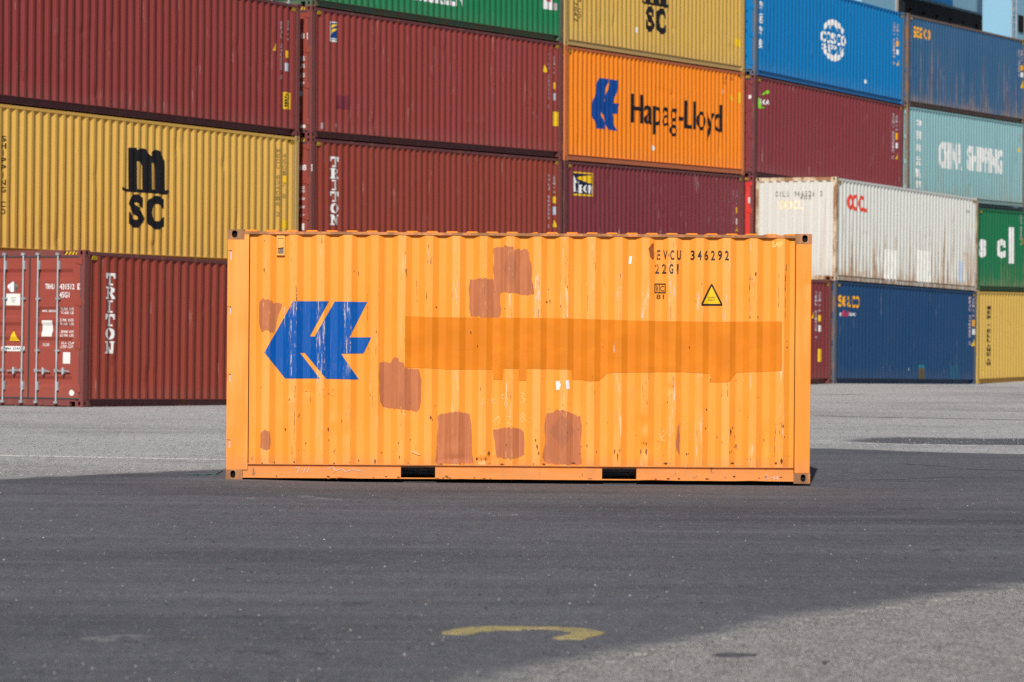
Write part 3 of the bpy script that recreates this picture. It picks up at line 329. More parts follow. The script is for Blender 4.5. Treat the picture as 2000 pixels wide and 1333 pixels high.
  ('rect','red_dark',[1.09,1.653,0.688,0.984],None,{'layer': 1}),
  ('vcode','faint_white',[11.399,11.524,1.19,2.575],'FFAU 340555 2',{'layer': 1}),
  ('vcode','faint_white',[11.702,11.814,2.072,2.518],'45G1 7 8',{'layer': 1}),
  ('poly','yellow',[[11.16,2.091],[11.354,2.091],[11.257,2.281]],None,{'layer': 1}),
  ('rect','yellow',[11.706,11.832,1.703,1.868],None,{'layer': 1}),
  ('rect','sticker_blue',[11.709,11.835,1.422,1.601],None,{'layer': 1}),
  ('rect','yellow',[11.657,11.966,0.782,1.139],None,{'layer': 1}),
 ],
 'red_letters': [
  ('slab','white',[0.89,1.241,0.956,2.504],'TRITON',{'layer': 1}),
  ('vcode','faint_white',[11.423,11.549,1.124,2.459],'FFAU 340555 2',{'layer': 1}),
  ('vcode','faint_white',[11.727,11.839,1.998,2.419],'45G1 7 8',{'layer': 1}),
  ('poly','yellow',[[11.707,1.155],[11.917,1.155],[11.812000000000001,1.334]],None,{'layer': 1}),
  ('rect','yellow',[11.73,11.856,1.755,1.921],None,{'layer': 1}),
  ('rect','sticker_blue',[11.732,11.858,1.462,1.666],None,{'layer': 1}),
 ],
 'green_top': [
  ('rect','white',[11.174,11.619,0.762,1.135],None,{'layer': 1}),
  ('rect','red_soft',[11.299,11.563,0.955,1.095],None,{'layer': 2}),
  ('rect','faint_white',[11.732,11.872,0.772,0.95],None,{'layer': 1}),
  ('text','white',[3.934,7.01,0.474,1.073],'EVERGREEN',{'layer': 1,'bold': 0.02}),
 ],
 'orange_top': [
  ('emblem','emblem_row',[1.638,3.474,0.87,2.184],None,{'layer': 1}),
  ('text','black',[4.23,10.53,0.876,1.887],'Hapag-Lloyd',{'layer': 1,'bold': 0.004}),
  ('text','ghost_text',[10.519,11.356,2.606,2.72],'HLBU 1283',{'layer': 1}),
  ('text','ghost_text',[10.52,10.823,2.479,2.564],'45G1',{'layer': 1}),
  ('poly','yellow',[[11.093,2.052],[11.342,2.052],[11.217500000000001,2.252]],None,{'layer': 1}),
  ('rect','yellow',[11.669,11.882,1.995,2.296],None,{'layer': 1}),
  ('rect','white',[10.503,10.617,2.194,2.307],None,{'layer': 1}),
  ('poly','white',[[5.534,0.544],[5.658,0.597],[5.77,0.533],[5.733,0.453],[5.553,0.452]],None,{'layer': 1}),
 ],
 'maroon_beam': [
  ('rect','yellow',[0.577,1.804,2.024,2.625],None,{'layer': 1}),
  ('rect','navy',[0.614,1.791,2.07,2.588],None,{'layer': 2}),
  ('poly','yellow',[[0.73,2.465],[0.89,2.505],[1.765,2.573],[1.776,2.355],[1.556,2.357],[0.89,2.439]],None,{'layer': 3}),
  ('poly','white',[[0.607,2.524],[0.673,2.518],[0.74,2.349],[0.693,2.332],[0.713,2.115],[0.619,2.121]],None,{'layer': 3}),
  ('poly','white',[[0.777,2.389],[0.89,2.4],[0.966,2.363],[0.891,2.299],[0.892,2.116],[0.741,2.112],[0.798,2.149],[0.819,2.336]],None,{'layer': 3}),
  ('text','white',[0.938,1.169,2.092,2.306],'E',{'layer': 3,'bold': 0.03}),
  ('text','white',[1.226,1.499,2.099,2.314],'O',{'layer': 3,'bold': 0.03}),
  ('text','white',[1.524,1.78,2.094,2.309],'N',{'layer': 3,'bold': 0.03}),
  ('vcode','faint_white',[11.332,11.466,1.294,2.44],'FFAU 340555 2',{'layer': 1}),
  ('vcode','faint_white',[11.597,11.732,2.045,2.447],'45G1 7 8',{'layer': 1}),
  ('poly','yellow',[[11.566,1.298],[11.817,1.298],[11.691500000000001,1.513]],None,{'layer': 1}),
  ('rect','yellow',[11.581,11.736,1.801,1.973],None,{'layer': 1}),
  ('rect','white',[11.584,11.739,1.485,1.657],None,{'layer': 1}),
 ],
 'yellow_high': [
  ('poly','yellow',[[11.569,1.646],[11.801,1.646],[11.685,1.861]],None,{'layer': 1}),
  ('rect','yellow',[11.501,11.868,0.681,0.896],None,{'layer': 1}),
  ('rect','white',[4.477,4.612,0.6,0.748],None,{'layer': 1}),
  ('stack','black_soft',[0.617,0.764,0.589,2.357],'MEDITERRANEAN',{'layer': 1,'bold': 0.02}),
  ('stack','black_soft',[0.883,1.003,0.705,2.199],'SHIPPING CO',{'layer': 1,'bold': 0.01}),
 ],
 'blue_globe': [
  ('globe','white',[5.088,7.119,0.934,2.065],None,{'layer': 1}),
  ('mono','white',[5.06,7.137,1.382,1.722],'COSCO',{'layer': 1,'bold': 0.04,'fill': 0.92}),
  ('mono','white',[5.144,7.051,1.149,1.354],'SHIPPING',{'layer': 1,'bold': 0.03,'fill': 0.86}),
  ('stack','white',[0.29,0.556,0.695,2.844],'中远海运海发',{'layer': 1,'bold': 0.02}),
  ('vcode','faint_white',[11.189,11.348,1.185,2.506],'CSNU 702144 5',{'layer': 1}),
  ('vcode','faint_white',[11.518,11.656,1.995,2.49],'45G1 7 8',{'layer': 1}),
  ('poly','yellow',[[11.527,1.195],[11.78,1.195],[11.6535,1.386]],None,{'layer': 1}),
  ('rect','orange_sticker',[11.531,11.691,1.788,1.963],None,{'layer': 1}),
  ('rect','white',[11.54,11.7,1.532,1.692],None,{'layer': 1}),
  ('rect','white',[8.753,8.906,0.422,0.531],None,{'layer': 1}),
 ],
 'maroon_swoosh': [
  ('poly','lime',[[0.569,2.339],[0.722,2.438],[0.925,2.508],[1.142,2.538],[1.145,2.437],[0.843,2.41]],None,{'layer': 1}),
  ('poly','lime',[[0.403,2.276],[0.456,2.119],[0.614,2.029],[0.772,2.003],[0.437,1.957],[0.278,2.061],[0.274,2.175]],None,{'layer': 1}),
  ('text','white',[0.444,1.133,2.092,2.245],'ILGA',{'layer': 1,'bold': 0.03}),
  ('vcode','faint_white',[11.218,11.355,1.129,2.563],'TGBU 503816 0',{'layer': 1}),
  ('vcode','faint_white',[11.523,11.683,2.042,2.537],'45G1 7 8',{'layer': 1}),
  ('poly','yellow',[[11.535,1.162],[11.787,1.162],[11.661000000000001,1.369]],None,{'layer': 1}),
  ('rect','orange_sticker',[11.537,11.721,1.77,1.978],None,{'layer': 1}),
  ('rect','white',[11.547,11.73,1.499,1.674],None,{'layer': 1}),
 ],
 'teal': [
  ('text','white',[3.113,5.447,1.03,1.905],'CHINA',{'layer': 1,'bold': 0.055}),
  ('text','white',[5.977,9.786,1.049,1.893],'SHIPPING',{'layer': 1,'bold': 0.055}),
  ('stack','white',[0.814,1.307,0.153,2.535],'中国海运集团',{'layer': 1,'bold': 0.03}),
  ('vcode','faint_white',[11.542,11.744,2.197,2.514],'FFAU 340555 2',{'layer': 1}),
  ('vcode','faint_white',[11.83,12.034,2.351,2.527],'45G1 7 8',{'layer': 1}),
  ('poly','yellow',[[11.461,1.895],[11.78,1.895],[11.6205,2.088]],None,{'layer': 1}),
 ],
 'navy_high': [
  ('mono','orange_sticker',[0.507,2.181,2.179,2.535],'seaco',{'layer': 1,'bold': 0.015,'fill': 0.84}),
  ('vcode','faint_white',[11.494,11.639,1.587,2.5],'FFAU 340555 2',{'layer': 1}),
  ('vcode','faint_white',[11.779,11.924,2.132,2.519],'45G1 7 8',{'layer': 1}),
  ('poly','yellow',[[11.797,1.216],[12.059,1.216],[11.928,1.516]],None,{'layer': 1}),
  ('rect','orange_sticker',[11.787,11.99,1.815,1.991],None,{'layer': 1}),
  ('rect','white',[11.791,11.995,1.586,1.745],None,{'layer': 1}),
 ],
 'navy_low': [
  ('mono','orange_sticker',[0.293,1.969,2.157,2.488],'seaco',{'layer': 1,'bold': 0.015,'fill': 0.84}),
  ('text','white',[0.425,0.585,1.901,1.994],'a',{'layer': 1,'bold': 0.03}),
  ('text','pink_red',[0.564,1.146,1.896,2.069],'HNA',{'layer': 1,'bold': 0.03}),
  ('text','white',[1.187,1.736,1.916,2.01],'GROUP',{'layer': 1,'bold': 0.03}),
  ('rect','white',[6.071,6.225,0.399,0.467],None,{'layer': 1}),
  ('rect','teal_patch',[6.902,7.611,0.145,0.571],None,{'layer': 1}),
  ('rect','rust_patch',[6.939,7.523,0.145,0.48],None,{'layer': 2}),
  ('rect','teal_dim',[9.866,10.668,0.155,0.576],None,{'layer': 1}),
  ('vcode','faint_white',[11.519,11.664,1.205,2.708],'FFAU 340555 2',{'layer': 1}),
  ('vcode','faint_white',[11.817,11.963,2.081,2.684],'45G1 7 8',{'layer': 1}),
  ('poly','yellow',[[11.785,1.192],[12.1,1.192],[11.942499999999999,1.414]],None,{'layer': 1}),
  ('rect','orange_sticker',[11.825,12.029,1.796,2.002],None,{'layer': 1}),
  ('rect','white',[11.835,12.064,1.542,1.717],None,{'layer': 1}),
 ],
 'white': [
  ('text','ooc_red',[0.937,2.448,2.003,2.479],'OOCL',{'layer': 1,'bold': 0.045}),
  ('text','grey',[11.058,11.491,2.388,2.483],'OOLU',{'layer': 1}),
  ('rect','yellow',[11.603,11.748,1.954,2.096],None,{'layer': 1}),
  ('rect','pale_blue',[10.46,10.769,0.243,0.885],None,{'layer': 1}),
  ('rect','white_fresh',[3.869,4.982,0.118,1.008],None,{'layer': 1}),
  ('rect','white_fresh',[6.691,7.951,0.122,1.095],None,{'layer': 1}),
 ],
 'white_end': [
  ('mono','grey',[1.865,0.419,2.351,2.509],'OOLU 946826 3',{'layer': 1,'bold': 0.02,'fill': 0.6}),
  ('mono','grey',[1.103,0.764,2.268,2.383],'45G1',{'layer': 1,'bold': 0.02,'fill': 0.6}),
  ('text','gold',[1.744,1.016,1.989,2.249],'OOCL',{'layer': 1,'bold': 0.045}),
 ],
 'green_low': [
  ('text','white',[0.122,0.858,1.035,1.608],'s',{'layer': 1,'bold': 0.05}),
  ('text','white',[1.879,2.713,1.047,1.645],'c',{'layer': 1,'bold': 0.05}),
  ('rect','white',[3.067,3.555,0.887,2.044],None,{'layer': 1}),
  ('vcode','faint_white',[4.245,4.349,1.48,2.467],'FFAU 340555 2',{'layer': 1}),
  ('vcode','faint_white',[4.447,4.552,2.143,2.473],'45G1 7 8',{'layer': 1}),
  ('rect','orange_sticker',[4.382,4.565,1.532,1.73],None,{'layer': 1}),
 ],
 'yellow_far': [
  ('stack','black_soft',[0.985,1.308,0.526,2.42],'MEDITERRANEAN',{'layer': 1,'bold': 0.03}),
 ],
 'maroon_low': [
  ('vcode','faint_white',[10.983,11.106,1.238,2.554],'TEMU 671930 4',{'layer': 1}),
  ('vcode','faint_white',[11.253,11.37,1.99,2.557],'45G1 7 8',{'layer': 1}),
  ('poly','yellow',[[10.702,1.817],[10.932,1.817],[10.817,2.014]],None,{'layer': 1}),
  ('rect','yellow',[11.255,11.379,1.734,1.905],None,{'layer': 1}),
  ('rect','white',[11.26,11.384,1.451,1.621],None,{'layer': 1}),
  ('rect','yellow',[11.244,11.516,0.614,0.968],None,{'layer': 1}),
 ],
 'red_doors': [
  ('slab','white',[0.738,1.053,0.973,2.496],'TRITON',{'layer': 1}),
 ],
 'red_doors_end': [
  ('text','white',[0.875,0.673,2.171,2.27],'TRHU',{'layer': 1,'bold': 0.02}),
  ('text','white',[0.552,0.228,2.167,2.27],'431512',{'layer': 1,'bold': 0.02}),
  ('text','white',[0.555,0.339,2.015,2.12],'45G1',{'layer': 1,'bold': 0.02}),
  ('rect','white',[0.161,0.085,2.163,2.275],None,{'layer': 1}),
  ('text','red_soft',[0.144,0.102,2.172,2.263],'9',{'layer': 2,'bold': 0.02}),
  ('text','white',[0.951,0.656,1.749,1.791],'MAX. GROSS',{'layer': 1,'bold': 0.02}),
  ('text','white',[0.933,0.779,1.117,1.169],'CU.CAP.',{'layer': 1,'bold': 0.02}),
  ('text','white',[0.539,0.237,1.781,1.831],'32.500  KGS',{'layer': 1,'bold': 0.01}),
  ('text','white',[0.537,0.235,1.711,1.76],'71.650  LBS',{'layer': 1,'bold': 0.01}),
  ('text','white',[0.535,0.233,1.576,1.625],'3.700  KGS',{'layer': 1,'bold': 0.01}),
  ('text','white',[0.533,0.231,1.506,1.555],'8.160  LBS',{'layer': 1,'bold': 0.01}),
  ('text','white',[0.531,0.229,1.363,1.412],'28.800  KGS',{'layer': 1,'bold': 0.01}),
  ('text','white',[0.529,0.228,1.293,1.342],'63.490  LBS',{'layer': 1,'bold': 0.01}),
  ('text','white',[0.527,0.225,1.15,1.199],'76.4  CUM',{'layer': 1,'bold': 0.01}),
  ('text','white',[0.526,0.224,1.085,1.134],'2.700  CUFT',{'layer': 1,'bold': 0.01}),
  ('rect','paper',[0.939,0.711,1.294,1.594],None,{'layer': 2}),
  ('rect','paper',[0.457,0.298,0.797,1.007],None,{'layer': 2}),
  ('rect','paper',[1.739,1.427,1.868,2.085],None,{'layer': 2}),
  ('rect','grey',[1.649,1.518,2.009,2.019],None,{'layer': 3}),
  ('rect','grey',[1.637,1.526,1.981,1.99],None,{'layer': 3}),
  ('rect','grey',[1.625,1.534,1.953,1.962],None,{'layer': 3}),
  ('rect','grey',[1.613,1.542,1.924,1.934],None,{'layer': 3}),
  ('rect','paper',[1.836,1.313,1.016,1.108],None,{'layer': 2}),
  ('text','navy',[1.813,1.336,1.03,1.091],'JBMA 224/07',{'layer': 3,'bold': 0.02}),
  ('poly','black',[[1.666,1.198],[1.463,1.198],[1.5645,1.417]],None,{'layer': 2}),
  ('poly','yellow',[[1.678,1.208],[1.451,1.208],[1.5645,1.397]],None,{'layer': 3}),
  ('poly','white',[[1.592,2.314],[1.578,2.314],[1.574,2.118],[1.645,2.118],[1.646,2.151],[1.629,2.167],[1.63,2.231],[1.664,2.221],[1.675,2.191],[1.715,2.198],[1.71,2.245],[1.64,2.283]],None,{'layer': 2}),
  ('poly','grey',[[1.572,2.304],[1.546,2.274],[1.489,2.25],[1.477,2.208],[1.51,2.193],[1.522,2.222],[1.548,2.231],[1.547,2.167],[1.526,2.127],[1.569,2.127]],None,{'layer': 2}),
  ('poly','paper',[[0.197,0.26],[0.201,0.239],[0.212,0.22],[0.23,0.208],[0.251,0.203],[0.273,0.207],[0.291,0.219],[0.304,0.237],[0.308,0.259],[0.304,0.28],[0.293,0.299],[0.275,0.311],[0.253,0.316],[0.232,0.312],[0.214,0.3],[0.201,0.282]],None,{'layer': 2}),
 ],
 'red_square_end': [
  ('text','white',[0.448,0.191,2.171,2.295],'128',{'layer': 2,'bold': 0.02}),
  ('rect','white',[0.125,0.027,2.154,2.301],None,{'layer': 2,'bold': 0.02}),
  ('text','red_soft',[0.099,0.053,2.177,2.279],'9',{'layer': 2,'bold': 0.02}),
  ('text','white',[0.512,0.183,1.686,1.787],'500 KGS',{'layer': 2,'bold': 0.02}),
  ('text','white',[0.512,0.182,1.528,1.618],'650 LBS',{'layer': 2,'bold': 0.02}),
  ('text','white',[0.511,0.182,1.325,1.415],'730 KGS',{'layer': 2,'bold': 0.02}),
  ('text','white',[0.51,0.181,1.133,1.223],'230 LBS',{'layer': 2,'bold': 0.02}),
  ('rect','sticker_blue',[0.338,0.246,0.909,1.022],None,{'layer': 2,'bold': 0.02}),
  ('rect','paper',[0.296,0.164,0.208,0.276],None,{'layer': 2,'bold': 0.02}),
 ],
 'red_letters_end': [
  ('text','white',[0.438,0.135,2.168,2.292],'768',{'layer': 2,'bold': 0.02}),
  ('rect','white',[0.069,-0.016,2.143,2.301],None,{'layer': 2,'bold': 0.02}),
  ('text','red_soft',[0.049,0.004,2.166,2.279],'0',{'layer': 2,'bold': 0.02}),
  ('text','white',[0.502,0.173,1.762,1.819],'500 KGS',{'layer': 2,'bold': 0.02}),
  ('text','white',[0.502,0.173,1.683,1.74],'650 LBS',{'layer': 2,'bold': 0.02}),
  ('text','white',[0.502,0.172,1.514,1.571],'700 KGS',{'layer': 2,'bold': 0.02}),
  ('text','white',[0.501,0.171,1.334,1.39],'160 LBS',{'layer': 2,'bold': 0.02}),
  ('text','white',[0.5,0.144,1.142,1.198],'76.4 CUM',{'layer': 2,'bold': 0.02}),
  ('rect','paper',[0.262,0.183,0.849,0.995],None,{'layer': 2,'bold': 0.02}),
 ],
 'bright_red_end': [
  ('rect','white',[0.164,0.038,2.147,2.307],None,{'layer': 2}),
  ('text','red_soft',[0.14,0.062,2.177,2.278],'2',{'layer': 3,'bold': 0.03}),
 ],
 'maroon_swoosh_end': [
  ('rect','white',[0.194,0.116,2.216,2.317],None,{'layer': 2}),
 ],
}

# ------------------------------------------------------------------ camera, sky, sun, exposure
cd = bpy.data.cameras.new('camera'); cam = bpy.data.objects.new('camera', cd); COL.objects.link(cam)
S.camera = cam
cd.sensor_width = 36.0; cd.lens = CAM['lens']; cd.clip_start = 0.5; cd.clip_end = 20000
cam.matrix_world = Matrix.Translation((0, 0, CAM['H'])) @ Matrix.Rotation(math.pi/2 - CAM['pitch'], 4, 'X') @ Matrix.Rotation(CAM['roll'], 4, 'Z')
cd.dof.use_dof = True; cd.dof.focus_distance = 36.9; cd.dof.aperture_fstop = 4.0; cd.dof.aperture_blades = 9
SUN_EL, SUN_AZ = math.radians(31), math.radians(186)      # azimuth clockwise from +Y: behind the camera, a little to its left
W = bpy.data.worlds.new('World'); S.world = W; W.use_nodes = True
nt = W.node_tree; nt.nodes.clear()
sky = nt.nodes.new('ShaderNodeTexSky'); sky.sky_type = 'NISHITA'; sky.sun_disc = False
sky.sun_elevation = SUN_EL; sky.sun_rotation = SUN_AZ; sky.air_density = 1.0; sky.dust_density = 1.0
bg = nt.nodes.new('ShaderNodeBackground'); bg.inputs['Strength'].default_value = 0.058
wo = nt.nodes.new('ShaderNodeOutputWorld')
nt.links.new(sky.outputs[0], bg.inputs[0]); nt.links.new(bg.outputs[0], wo.inputs[0])
sd = bpy.data.lights.new('sun', 'SUN'); sd.energy = 4.5; sd.angle = math.radians(.53); sd.color = (1.0, .945, .87)
so = bpy.data.objects.new('sun', sd); COL.objects.link(so)
to_sun = Vector((math.sin(SUN_AZ)*math.cos(SUN_EL), math.cos(SUN_AZ)*math.cos(SUN_EL), math.sin(SUN_EL)))
so.rotation_euler = (-to_sun).to_track_quat('-Z', 'Y').to_euler(); so.location = (0, -20, 40)
S.view_settings.view_transform = 'Standard'; S.view_settings.look = 'None'
S.view_settings.exposure = 0.0; S.view_settings.gamma = 1.0
S.render.engine = 'CYCLES'; S.cycles.max_bounces = 6; S.cycles.use_denoising = False
# ------------------------------------------------------------------ small node toolkit
class NT:
    def __init__(s, name):
        s.m = bpy.data.materials.new(name); s.m.use_nodes = True; s.t = s.m.node_tree; s.t.nodes.clear()
        s.out = s.t.nodes.new('ShaderNodeOutputMaterial'); s.b = s.t.nodes.new('ShaderNodeBsdfPrincipled')
        s.t.links.new(s.b.outputs[0], s.out.inputs[0]); s.tc = s.t.nodes.new('ShaderNodeTexCoord')
        s.P = s.tc.outputs['Object']
    def put(s, sock, v):
        if hasattr(v, 'is_linked') or isinstance(v, bpy.types.NodeSocket): s.t.links.new(v, sock)
        elif isinstance(v, (tuple, list)) and len(v) == 3 and sock.type == 'RGBA': sock.default_value = (*v, 1)
        else: sock.default_value = v
    def math(s, op, a, b=0.0, c=0.0):
        n = s.t.nodes.new('ShaderNodeMath'); n.operation = op
        for i, v in enumerate((a, b, c)): s.put(n.inputs[i], v)
        return n.outputs[0]
    def mapping(s, scale=(1, 1, 1), loc=(0, 0, 0), rot=(0, 0, 0)):
        n = s.t.nodes.new('ShaderNodeMapping'); n.inputs['Scale'].default_value = scale
        n.inputs['Location'].default_value = loc; n.inputs['Rotation'].default_value = rot
        s.t.links.new(s.P, n.inputs[0]); return n.outputs[0]
    def noise(s, scale=1.0, stretch=(1, 1, 1), loc=(0, 0, 0), detail=4, rough=.55, rot=(0, 0, 0)):
        n = s.t.nodes.new('ShaderNodeTexNoise'); n.inputs['Scale'].default_value = scale
        n.inputs['Detail'].default_value = detail; n.inputs['Roughness'].default_value = rough
        s.t.links.new(s.mapping(stretch, loc, rot), n.inputs['Vector']); return n.outputs[0]
    def voronoi(s, scale=1.0, stretch=(1, 1, 1), loc=(0, 0, 0), out='Distance'):
        n = s.t.nodes.new('ShaderNodeTexVoronoi'); n.inputs['Scale'].default_value = scale
        s.t.links.new(s.mapping(stretch, loc), n.inputs['Vector']); return n.outputs[out]
    def step(s, v, lo, hi, a=0.0, b=1.0):
        n = s.t.nodes.new('ShaderNodeMapRange'); n.interpolation_type = 'SMOOTHSTEP'
        s.put(n.inputs[0], v)
        for i, q in enumerate((lo, hi, a, b)): n.inputs[i+1].default_value = q
        return n.outputs[0]
    def mix(s, f, a, b, mode='MIX'):
        n = s.t.nodes.new('ShaderNodeMix'); n.data_type = 'RGBA'; n.blend_type = mode
        s.put(n.inputs['Factor'], f); s.put(n.inputs['A'], a); s.put(n.inputs['B'], b)
        return n.outputs['Result']
    def xyz(s):
        n = s.t.nodes.new('ShaderNodeSeparateXYZ'); s.t.links.new(s.P, n.inputs[0]); return n.outputs
    def bump(s, h, strength=.3, dist=.01):
        n = s.t.nodes.new('ShaderNodeBump'); n.inputs['Strength'].default_value = strength; n.inputs['Distance'].default_value = dist
        s.put(n.inputs['Height'], h); s.t.links.new(n.outputs[0], s.b.inputs['Normal'])
    def done(s, col, rough=.5, metal=0.0, spec=.4):
        s.put(s.b.inputs['Base Color'], col); s.put(s.b.inputs['Roughness'], rough)
        s.put(s.b.inputs['Metallic'], metal); s.b.inputs['Specular IOR Level'].default_value = spec
        return s.m

def mul(c, k): return tuple(min(1, x*k) for x in c)
RUST = (.16, .062, .028); RUST2 = (.42, .20, .075)
def paint(name, col, seed=0, fade=.18, streak=.16, rust=.0, runs=.0, scratch=.35, rough=.5, pale=None):
    """weathered container paint: blotchy fading, water streaks, hairline scratches, rust spots and rust runs"""
    n = NT(name); L = (seed*7.31, seed*3.17, seed*1.93)
    pale = pale or tuple(.92*c+.07*sum(col)/3+.010 for c in col)
    c = n.mix(n.step(n.noise(.55, loc=L, detail=5), .35, .75, 0, fade*2.2), col, pale)
    st = n.noise(1, (9, 9, .35), L, detail=5, rough=.6)
    c = n.mix(n.step(st, .5, .8, 0, streak*2.0), c, mul(col, .55))
    st2 = n.noise(1, (5, 5, .25), (L[0]+9, L[1], L[2]), detail=4)
    c = n.mix(n.step(st2, .55, .85, 0, streak*1.6), c, pale)
    if scratch:
        sc = n.noise(1, (42, 42, 1.1), L, detail=3, rough=.5); reg = n.noise(1.3, loc=(L[1], L[0], 4), detail=2)
        c = n.mix(n.math('MULTIPLY', n.step(sc, .66, .71), n.step(reg, .5, .62, 0, scratch)), c, (.55, .48, .45))
    z = n.xyz()[2]
    if rust:
        r = n.noise(2.2, (1.6, 1.6, .9), L, detail=9, rough=.68)
        c = n.mix(n.step(r, .74-.13*rust, .80-.13*rust, 0, .85), c, n.mix(n.noise(9, loc=L), RUST, RUST2))
    if runs:
        ru = n.noise(1, (8, 8, .20), (L[0]+3, L[1]+1, L[2]), detail=6, rough=.7)
        top = n.noise(1, (5, 5, .0), (L[0], L[1]+5, 0), detail=5, rough=.75)
        reach = n.math('SUBTRACT', n.math('MULTIPLY', n.step(top, .40, .70, .15, 2.6), 1.0), z)
        k = n.math('MULTIPLY', n.step(ru, .475, .56), n.step(reach, -.30, .30, 0, 1))
        c = n.mix(n.math('MULTIPLY', k, runs), c, n.mix(n.step(n.noise(7, (1, 1, .4), L), .35, .65), (.22, .085, .03), (.46, .27, .12)))
        c = n.mix(n.math('MULTIPLY', n.step(z, .16, .42, runs*.8, 0), n.step(n.noise(4, (1.6, 1.6, .5), L, detail=5), .38, .62)), c, (.40, .24, .12))
    dirt = n.math('MULTIPLY', n.step(z, .1, .55, .16, 0), n.noise(3, loc=L, detail=6))
    c = n.mix(dirt, c, (.22, .19, .17))
    n.bump(n.noise(1.7, loc=L, detail=2), .25, .01)
    return n.done(c, n.step(st, .3, .8, rough, rough+.16), 0, .25)

def rusty(name, col, amount=.5, seed=0):
    n = NT(name); L = (seed*3.1, seed*1.7, seed)
    r = n.noise(3.2, (1.5, 1.5, .55), L, detail=8, rough=.66)
    c = n.mix(n.step(r, .66-.28*amount, .86-.28*amount, 0, .55+.35*amount), col, n.mix(n.noise(9, (1, 1, .5), L, detail=6), mul(RUST, 1.1), mul(RUST2, .75)))
    n.bump(r, .3, .004)
    return n.done(c, n.step(r, .4, .7, .5, .8))

def flat(name, col, rough=.5, var=.12, metal=0.0):
    n = NT(name); c = n.mix(n.step(n.noise(3, detail=6), .35, .75, 0, 1), mul(col, 1-var), mul(col, 1+var*.4))
    return n.done(c, rough, metal, .15 if not metal else .45)

def worn_mark(name, col, under, amt=.3, thr=.60):
    """paint of a lettering, worn away in vertical scuffs down to the colour under it"""
    n = NT(name)
    w = n.noise(1, (30, 30, 2.2), detail=5, rough=.65)
    c = n.mix(n.step(w, thr, thr+.06, 0, amt), mul(col, 1), under)
    c = n.mix(n.step(n.noise(2, detail=5), .4, .8, 0, .25), c, mul(col, .7))
    return n.done(c, .5)

# ------------------------------------------------------------------ mesh toolkit
class MB:
    """collects faces with material slots and links them as ONE mesh object"""
    def __init__(s): s.v = []; s.f = []; s.mi = []; s.mats = []
    def slot(s, m):
        if m not in s.mats: s.mats.append(m)
        return s.mats.index(m)
    def add(s, vs, fs, m):
        k = s.slot(m); o = len(s.v); s.v += [tuple(p) for p in vs]
        for f in fs: s.f.append(tuple(i+o for i in f)); s.mi.append(k)
    def box(s, x0, x1, y0, y1, z0, z1, m):
        s.add([(x, y, z) for x in (x0, x1) for y in (y0, y1) for z in (z0, z1)],
              [(0, 1, 3, 2), (4, 6, 7, 5), (0, 4, 5, 1), (2, 3, 7, 6), (0, 2, 6, 4), (1, 5, 7, 3)], m)
    def tube(s, a, b, r, m, n=10, r2=None):
        a, b = Vector(a), Vector(b); d = (b-a).normalized(); u = d.orthogonal().normalized(); w = d.cross(u); r2 = r if r2 is None else r2
        vs = []
        for p, q in ((a, r), (b, r2)):
            vs += [p+u*math.cos(2*math.pi*i/n)*q+w*math.sin(2*math.pi*i/n)*q for i in range(n)]
        s.add(vs, [(i, (i+1) % n, n+(i+1) % n, n+i) for i in range(n)]+[tuple(range(n))[::-1], tuple(range(n, 2*n))], m)
    def build(s, name, parent=None, smooth=None):
        me = bpy.data.meshes.new(name); me.from_pydata(s.v, [], s.f)
        for m in s.mats: me.materials.append(m)
        me.polygons.foreach_set('material_index', s.mi)
        if smooth:
            me.polygons.foreach_set('use_smooth', [True]*len(s.f)); me.set_sharp_from_angle(angle=math.radians(smooth))
        me.update()
        o = bpy.data.objects.new(name, me); COL.objects.link(o)
        if parent: o.parent = parent
        return o

def bevel(o, w=.004, seg=2):
    bm = bmesh.new(); bm.from_mesh(o.data)
    bmesh.ops.bevel(bm, geom=[e for e in bm.edges if e.is_manifold and e.calc_face_angle(0) > .6], offset=w, segments=seg, affect='EDGES', profile=.5, clamp_overlap=True)
    bm.to_mesh(o.data); bm.free(); return o

def tag(o, label, cat, group=None, kind=None):
    if label: o['label'] = label
    if cat: o['category'] = cat
    if group: o['group'] = group
    if kind: o['kind'] = kind
    return o

# ------------------------------------------------------------------ lettering and painted shapes that follow a corrugated sheet
_text_cache = {}
def text_mesh(txt, bold=.02):
    key = (txt, bold)
    if key in _text_cache: return _text_cache[key]
    cu = bpy.data.curves.new('lettering', 'FONT'); cu.body = txt; cu.size = 1.0; cu.offset = bold; cu.resolution_u = 4
    o = bpy.data.objects.new('lettering', cu); COL.objects.link(o)
    bpy.context.view_layer.update()
    me = bpy.data.meshes.new_from_object(o.evaluated_get(bpy.context.evaluated_depsgraph_get()))
    vs = [(v.co.x, v.co.y) for v in me.vertices]; fs = [tuple(p.vertices) for p in me.polygons]
    bpy.data.objects.remove(o); bpy.data.curves.remove(cu); bpy.data.meshes.remove(me)
    x0 = min(v[0] for v in vs); x1 = max(v[0] for v in vs); y0 = min(v[1] for v in vs); y1 = max(v[1] for v in vs)
    vs = [((x-x0)/max(1e-6, x1-x0), (y-y0)/max(1e-6, y1-y0)) for x, y in vs]
    _text_cache[key] = (vs, fs); return _text_cache[key]

def stroke2d(pts, w):
    out = []
    for (a, b) in zip(pts[:-1], pts[1:]):
        d = Vector((b[0]-a[0], b[1]-a[1])); 
        if d.length < 1e-6: continue
        nrm = Vector((-d.y, d.x)).normalized()*w/2
        out.append([(a[0]+nrm.x, a[1]+nrm.y), (a[0]-nrm.x, a[1]-nrm.y), (b[0]-nrm.x, b[1]-nrm.y), (b[0]+nrm.x, b[1]+nrm.y)])
    return out

